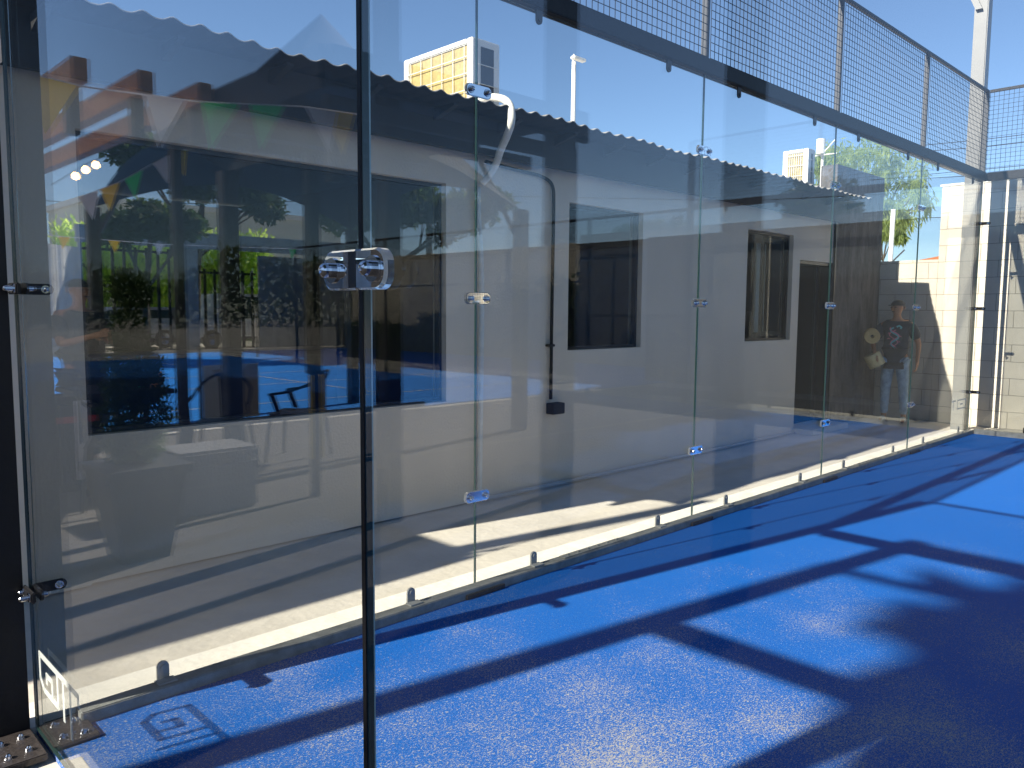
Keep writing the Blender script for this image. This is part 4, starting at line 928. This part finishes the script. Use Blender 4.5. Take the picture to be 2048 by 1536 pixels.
bunting('low string of small pennants across the second court, seen reflected', [(-1.8, 9, 2.40), (-2.6, 9, 2.38), (-3.9, 9, 2.36), (-6.3, 9, 2.42)], [0.13, 0.34, 0.5, 0.66, 0.96], 0.17, ['green_f', 'yellow_f', 'yellow_f', 'white_f', 'green_f'])
sl_ = thing('string_lights', 'three warm glowing bulbs on a string, seen reflected', 'string lights', (-2.9, 9, 3.3))
MB().tube([(-2.5, 9, 3.05), (-2.79, 9, 3.27), (-2.92, 9, 3.37), (-3.05, 9, 3.45), (-3.6, 9, 3.7)], 0.005, 5).obj('cable', M['black_matte'], sl_)
for x, z in ((-2.79, 3.20), (-2.92, 3.30), (-3.05, 3.38)): MB().tube([(x, 9, z+0.05), (x, 9, z+0.02), (x, 9, z-0.02), (x, 9, z-0.05)], [0.015, 0.04, 0.045, 0.012], 12).obj('bulb', M['bulb'], sl_, smooth=True)

# patio rail and glass gate before the second court
t = thing('glass_balustrade', 'low glass balustrade with a black foot rail before the second court, seen reflected', 'balustrade', (-2.6, 6.3, 0))
MB().bbox(-6.6, -1.0, 6.27, 6.33, 0.02, 0.09, 0.004).obj('foot_rail', M['black'], t)
MB().box(-3.25, -1.0, 6.294, 6.306, 0.092, 1.0).obj('pane', M['glass'], t)
for x in (-3.27, -1.0): MB().bbox(x-0.012, x+0.012, 6.27, 6.33, 0.092, 1.0, 0.003).obj('post', M['greypost'], t)
t = thing('frosted_gate', 'frosted glass gate with a beige wave shape and a steel bar handle, seen reflected', 'gate', (-3.65, 6.3, 0))
MB().box(-4.0, -3.30, 6.296, 6.304, 0.10, 0.76).obj('frosted_pane', M['frost'], t)
MB().box(-4.0, -3.30, 6.296, 6.304, 0.762, 1.9).obj('clear_pane', M['glass'], t)
mb = MB(); mb.prism([(-3.42, 0.70), (-3.5, 0.71), (-3.6, 0.66), (-3.68, 0.62), (-3.78, 0.66), (-3.86, 0.75), (-4.0, 0.758), (-4.0, 0.11), (-3.55, 0.11), (-3.54, 0.42), (-3.5, 0.56)], 1, 6.290, 6.2955)
mb.obj('wave_shape', mat('beige_film', (0.45, 0.38, 0.24), 0.7), t)
mb = MB(); mb.cyl((-3.97, 6.24, 0.84), (-3.97, 6.24, 1.48), 0.013); mb.cyl((-3.97, 6.24, 0.95), (-3.97, 6.30, 0.95), 0.008); mb.cyl((-3.97, 6.24, 1.37), (-3.97, 6.30, 1.37), 0.008); mb.obj('handle', M['chrome'], t)

# picket fences at the far edge of the second court
def picket(label, x0, x1, z1, n_):
    t = thing('picket_fence', label, 'fence', ((x0+x1)/2, 24, 0), 'dark picket fences beyond the second court'); mb = MB()
    for i in range(n_): x = x0+(x1-x0)*(i+0.5)/n_; mb.box(x-0.042, x+0.042, 23.97, 24.03, 0.05, z1)
    mb.obj('pickets', M['black'], t); mb = MB(); mb.box(x0, x1, 24.031, 24.08, 0.35, 0.43); mb.box(x0, x1, 24.031, 24.08, z1-0.15, z1-0.07); mb.obj('rails', M['black'], t)
picket('tall dark picket fence before a sunlit hedge, seen reflected', -10.0, -7.2, 3.35, 8)
picket('shorter dark picket gate before the white van, seen reflected', -12.9, -10.85, 2.75, 6)
for (x0, x1, h, lab_) in ((-10.8, -10.05, 3.5, 'narrow grey panel between the picket fence and the gate'), (-19, -13.0, 3.3, 'wide grey panel wall beside the picket gate')):
    t = thing('panel_wall', lab_+', seen reflected', 'wall', (x0, 24, 0)); MB().box(x0, x1, 24.0, 24.1, 0, h).obj('wall', M['sheet'], t)
t = thing('canopy_beam', 'long grey beam over the picket fence, seen reflected', 'beam', (-12, 23.9, 3.5)); MB().box(-19, -7, 23.8, 23.96, 3.42, 3.95).obj('beam', M['sheet'], t)
mb = MB(); mb.box(-18.9, -18.8, 23.82, 23.94, 0, 3.415); mb.box(-7.15, -7.05, 23.82, 23.94, 0, 3.415); mb.obj('legs', M['sheet'], t)
t = thing('sheet_fence', 'ribbed grey sheet metal fence beside the second court, seen reflected', 'fence', (-5, 22, 0))
mb = MB(); a = Vector((-2.0, 20.0, 0)); b = Vector((-7.1, 23.9, 0)); d = (b-a); n_ = 60; nn = Vector((-d.y, d.x, 0)).normalized(); vs = []
for i in range(n_+1):
    for z in (0.3, 3.25): p = a+d*i/n_+nn*(0.03 if i % 4 < 2 else 0); vs.append((p.x, p.y, z))
mb.add(vs, [(2*i, 2*i+2, 2*i+3, 2*i+1) for i in range(n_)]); mb.add([(x+nn.x*0.01, y+nn.y*0.01, z) for x, y, z in vs], [(2*i+1, 2*i+3, 2*i+2, 2*i) for i in range(n_)])
mb.obj('ribbed_sheet', M['sheet'], t)
mb = MB(); mb.tube([tuple(a+Vector((0, 0, 0.15))), tuple(b+Vector((0, 0, 0.15)))], 0.15, 4); mb.obj('base', M['concrete'], t)
# hedge, cars, far building
def hedge(label, x0, x1, y, h, n_):
    t = thing('hedge', label, 'hedge', ((x0+x1)/2, y, 0)); mb = MB()
    for i in range(n_):
        x = random.uniform(x0, x1); z = random.uniform(0.1, h*random.uniform(0.85, 1.1)); p = Vector((x, y+random.uniform(-0.5, 0.3), z))
        a_ = Vector((random.gauss(0, .6), random.gauss(0, .6), 1)).normalized(); b_ = a_.orthogonal().normalized(); b_ = Matrix.Rotation(random.uniform(0, 6.28), 3, a_) @ b_
        L_ = random.uniform(0.2, 0.4); mb.add([p, p+a_*L_*.5+b_*.05, p+a_*L_, p+a_*L_*.5-b_*.05], [(0, 1, 2, 3)])
    mb.obj('foliage', M['leaf_lime'], t, fix=False); mb = MB(); mb.box(x0, x1, y+0.3, y+0.35, 0, h*0.8); mb.obj('inner_twigs', M['leaf_mid'], t)
hedge('tall sunlit lime green hedge behind the picket fence and parked cars, seen reflected', -16.5, -8.0, 30.0, 4.3, 14000)
def car(name, label, loc, paint, van=False):
    t = thing(name, label, 'van' if van else 'car', loc, 'vehicles parked beyond the picket fence'); x, y, z = loc
    h = 1.95 if van else 1.45
    prof = [(-2.1, 0.35), (2.1, 0.35), (2.15, 0.8), (2.0, 0.98), (1.25, 1.05), (0.55 if not van else 0.95, h), (-1.75, h), (-2.1, 1.0)]
    mb = MB(); mb.prism([(x+u, z+v) for u, v in prof], 1, y-0.85, y+0.85); mb.obj('body', paint, t)
    wz0, wz1 = z+1.06, z+h-0.1
    mb = MB(); xr = 0.45 if not van else 0.85
    for yy in (y-0.853, y+0.853):
        mb.add([(x-1.7, yy, wz0), (x+1.12, yy, wz0), (x+xr, yy, wz1), (x-1.6, yy, wz1)], [(0, 1, 2, 3)])
    mb.add([(x+1.22, y-0.75, wz0), (x+1.22, y+0.75, wz0), (x+xr+0.13, y+0.7, wz1), (x+xr+0.13, y-0.7, wz1)], [(0, 1, 2, 3)])
    mb.obj('window', M['carglass'], t)
    for dx in (-1.35, 1.35):
        for s in (-1, 1):
            w1 = MB().cyl((x+dx, y+s*0.70, z+0.33), (x+dx, y+s*0.9, z+0.33), 0.33, n=20).obj('wheel', M['rubber'], t); w1['_o'] = t['_o']
            MB().cyl((x+dx, y+s*0.901, z+0.33), (x+dx, y+s*0.915, z+0.33), 0.2, n=16).obj('rim', M['chrome'], w1)
    for s in (-1, 1): MB().bbox(x+2.08, x+2.16, y+s*0.62-0.14, y+s*0.62+0.14, z+0.68, z+0.82, 0.01).obj('headlight', M['white'], t)
    return t
car('parked_van', 'white van behind the picket gate, seen reflected', (-12.9, 25.6, 0), M['white_clean'], True)
car('parked_car', 'silver car behind the tall picket fence, seen reflected', (-9.0, 26.8, 0), M['silver'])
t = thing('far_building', 'long pale flat building beyond the second court, seen reflected', 'building', (-15, 40, 0))
MB().box(-24, -11, 36, 42, 0, 6.1).obj('wall', M['far_wall'], t); mb = MB(); mb.box(-24.2, -10.8, 35.8, 42.2, 6.102, 6.35); mb.obj('roof', M['white'], t)
mb = MB()
for i in range(5): mb.box(-22.5+2.5*i, -21.2+2.5*i, 35.97, 35.995, 2.2, 3.4)
mb.obj('window_row', M['carglass'], t)

for (x, y, lab_) in ((-25, 29.3, 'weathered wooden utility pole with a transformer box, seen reflected'),):
    t = thing('utility_pole', lab_, 'pole', (x, y, 0)); MB().tube([(x, y, 0), (x+0.05, y, 4), (x, y+0.05, 7.4)], [0.2, 0.17, 0.12], 10).obj('shaft', M['bark'], t, smooth=True)
    MB().bbox(x-0.25, x+0.25, y-0.75, y-0.35, 6.2, 6.9, 0.05).obj('transformer', M['white'], t)
    MB().box(x-0.05, x+0.05, y-1.2, y+1.2, 7.05, 7.15).obj('crossarm', M['bark'], t)
    mb = MB(); mb.tube([(x, y-1, 7.1), (x-10, y-12, 6.8), (x-20, y-30, 7.2)], 0.02, 4); mb.tube([(x, y+1, 7.1), (x+12, y+10, 6.4), (x+20, y+20, 7.4)], 0.02, 4); mb.obj('wire', M['wire'], t)
tree('broad_tree', 'dark leafy tree standing before the pale far building, seen reflected', (-6.5, 17, 0), [((-6.7, 17, 3.5), (1.0, 0.8, 0.5)), ((-7.5, 17, 3.4), (0.7, 0.6, 0.4)), ((-6.0, 17, 3.2), (0.6, 0.6, 0.4))], 5500, 0.17, 'leaf', 0, 0.10)
tree('broad_tree', 'loose green tree beside the slim steel post, seen reflected', (-15, 19.0, 0), [((-15, 18.6, 5.0), (1.6, 1.4, 1.1)), ((-16.5, 17.6, 4.4), (1.2, 1.1, 0.9)), ((-14.0, 19.8, 4.6), (1.2, 1.0, 0.9)), ((-17.5, 17, 5.0), (1, 1, .8))], 8000, 0.20, 'leaf_mid', 0, 0.14)
tree('broad_tree', 'wide dark tree behind the canopy tent, seen reflected', (-11, 24.9, 0), [((-11.5, 25.0, 5.9), (1.9, 0.8, 0.9)), ((-13.5, 25.0, 5.4), (1.3, 0.7, 0.8)), ((-9.5, 25.0, 6.4), (1.5, 0.7, 0.8))], 7000, 0.22, 'leaf', 0, 0.16)
# bare tree at the left
t = thing('bare_tree', 'bare branching tree left of the second court, seen reflected', 'tree', (-2.6, 17, 0)); mb = MB()
def branch(p, d, L, r, dep):
    q = p+d*L; mb.tube([p, (p+q)/2+Vector((random.uniform(-.05, .05), random.uniform(-.05, .05), 0))*L, q], [r, r*0.8, r*0.6], 5)
    if dep == 0: return
    for _ in range(3 if dep > 1 else 4):
        e = (d+Vector((random.gauss(0, .55), random.gauss(0, .55), random.gauss(0.05, .35)))).normalized(); branch(q-d*L*random.uniform(0, .4), e, L*random.uniform(.6, .82), r*0.55, dep-1)
branch(Vector((-2.6, 17, 0)), Vector((0, 0, 1)), 2.4, 0.14, 5); mb.obj('trunk_and_branches', M['bark'], t)

# planter with clipped topiary
t = thing('topiary_planter', 'tapered black planter with a clipped spiral topiary, seen reflected', 'planter', (-0.97, 1.78, 0))
def frustum(mb, cx, cy_, z0, z1, a0, a1):
    vs = [(cx+sx*a, cy_+sy*a, z) for z, a in ((z0, a0), (z1, a1)) for sx, sy in ((-1, -1), (1, -1), (1, 1), (-1, 1))]
    mb.add(vs, [(0, 3, 2, 1), (4, 5, 6, 7), (0, 1, 5, 4), (1, 2, 6, 5), (2, 3, 7, 6), (3, 0, 4, 7)])
mb = MB(); frustum(mb, -0.97, 1.78, 0, 0.50, 0.13, 0.21); frustum(mb, -0.97, 1.78, 0.501, 0.55, 0.235, 0.235); mb.obj('pot', M['pot'], t)
mb = MB(); mb.tube([(-0.97, 1.78, 0.55), (-0.96, 1.79, 1.0), (-0.97, 1.78, 1.6)], 0.02, 6); mb.obj('stem', M['bark'], t)
mb = MB()
for z, r in ((0.66, 0.17), (0.82, 0.21), (0.98, 0.17), (1.12, 0.15), (1.27, 0.10), (1.36, 0.08), (1.52, 0.11), (1.58, 0.10)): leaf_cloud(mb, (-0.97+random.uniform(-.02, .02), 1.78, z), (r, r, r*0.75), 1300, 0.035)
mb.obj('foliage', M['leaf'], t, fix=False)
for (x, y, lab_) in ((-1.75, 2.62, 'grey plastic cooler box on the patio, seen reflected'),):
    t = thing('cooler_box', lab_, 'cooler', (x, y, 0)); MB().bbox(x-0.28, x+0.28, y-0.2, y+0.2, 0.0, 0.36, 0.02).obj('box', M['cooler'], t)
    MB().bbox(x-0.3, x+0.3, y-0.22, y+0.22, 0.362, 0.45, 0.02).obj('lid', M['cooler'], t); MB().bbox(x-0.05, x+0.05, y-0.235, y-0.202, 0.27, 0.34, 0.005).obj('latch', M['cooler'], t)
# metal armchairs
def chair(label, loc, yaw):
    t = thing('metal_armchair', label, 'chair', (0, 0, 0), 'black metal armchairs on the patio')
    MB().bbox(-0.22, 0.22, -0.22, 0.22, 0.44, 0.46, 0.006).obj('seat', M['black'], t)
    for sx in (-1, 1):
        for sy in (-1, 1): MB().cyl((sx*0.26, sy*0.24, 0), (sx*0.20, sy*0.20, 0.44), 0.014, 0.018).obj('leg', M['black'], t)
    pts = [(0.25, -0.2, 0.64), (0.24, 0.0, 0.67), (0.22, 0.2, 0.75), (0.12, 0.27, 0.84), (0, 0.28, 0.86), (-0.12, 0.27, 0.84), (-0.22, 0.2, 0.75), (-0.24, 0, 0.67), (-0.25, -0.2, 0.64)]
    mb = MB(); mb.tube(smooth_pts(pts, 1), 0.013, 8); mb.prism([(-0.05, 0.462), (0.05, 0.462), (0.06, 0.85), (-0.06, 0.85)], 1, 0.24, 0.255); mb.obj('back_and_arms', M['black'], t, smooth=False)
    for s in (-1, 1): MB().prism([(-0.2, 0.645), (-0.15, 0.655), (-0.08, 0.462), (-0.13, 0.462)], 0, s*0.235, s*0.25).obj('arm_support', M['black'], t)
    t.location = loc; t.rotation_euler = (0, 0, yaw); return t
chair('black metal armchair turned toward the court gate, seen reflected', (-2.35, 3.7, 0), 0.6)
chair('black metal armchair behind the dark table, seen reflected', (-3.2, 3.9, 0), 2.4)
chair('black metal armchair beside the topiary planter, seen reflected', (-1.35, 3.2, 0), -1.2)
t = thing('patio_table', 'dark patio table holding cups, seen reflected', 'table', (-1.7, 4.2, 0))
MB().bbox(-2.0, -1.3, 3.8, 4.6, 0.72, 0.76, 0.006).obj('top', M['black_matte'], t); MB().cyl((-1.65, 4.2, 0.03), (-1.65, 4.2, 0.72), 0.035).obj('pedestal', M['black'], t); MB().cyl((-1.65, 4.2, 0.0), (-1.65, 4.2, 0.03), 0.25, n=24).obj('base', M['black'], t)
t = thing('orange_cup', 'orange plastic cup on the dark patio table, seen reflected', 'cup', (-1.9, 3.95, 0.76)); MB().cyl((-1.9, 3.95, 0.76), (-1.9, 3.95, 0.90), 0.04, 0.055, n=16).obj('cup', M['orange'], t)
for i, (x, y) in enumerate(((-1.78, 4.05), (-1.70, 4.0))):
    t = thing('green_bottle', ['taller green bottle behind the orange cup, seen reflected', 'green bottle farther from the orange cup, seen reflected'][i], 'bottle', (x, y, 0.76), 'green bottles on the patio table')
    MB().tube([(x, y, 0.76), (x, y, 0.96-0.02*i), (x, y, 1.02-0.02*i), (x, y, 1.08-0.02*i)], [0.032, 0.032, 0.014, 0.013], 12).obj('bottle', M['green_f'], t)
person((-1.55, 4.75, 0), 'person in dark clothes standing by the patio table, seen reflected', 1.68,
       {'R': ((-0.08, 0.24, 1.08), (-0.28, 0.12, 1.15)), 'L': ((-0.08, -0.24, 1.08), (-0.28, -0.10, 1.15)), 'kneeR': (-0.01, 0.10, 0.46), 'kneeL': (-0.01, -0.10, 0.46)},
       M['tee'], M['black_matte'], M['shoe'], False, 1.2)
t = thing('sports_bag', 'black and white sports bag with a red stripe on the patio floor, seen reflected', 'bag', (-1.15, 3.9, 0))
mb = MB(); mb.bbox(-1.35, -1.05, 3.75, 4.15, 0.0, 0.75, 0.06); mb.obj('body', M['black_matte'], t); MB().bbox(-1.36, -1.04, 3.742, 3.748, 0.55, 0.6, 0.001).obj('stripe', M['red'], t); MB().bbox(-1.3, -1.2, 3.735, 3.749, 0.1, 0.72, 0.004).obj('panel', M['white_f'], t)

for o in bpy.data.objects:
    if '_o' in o: del o['_o']
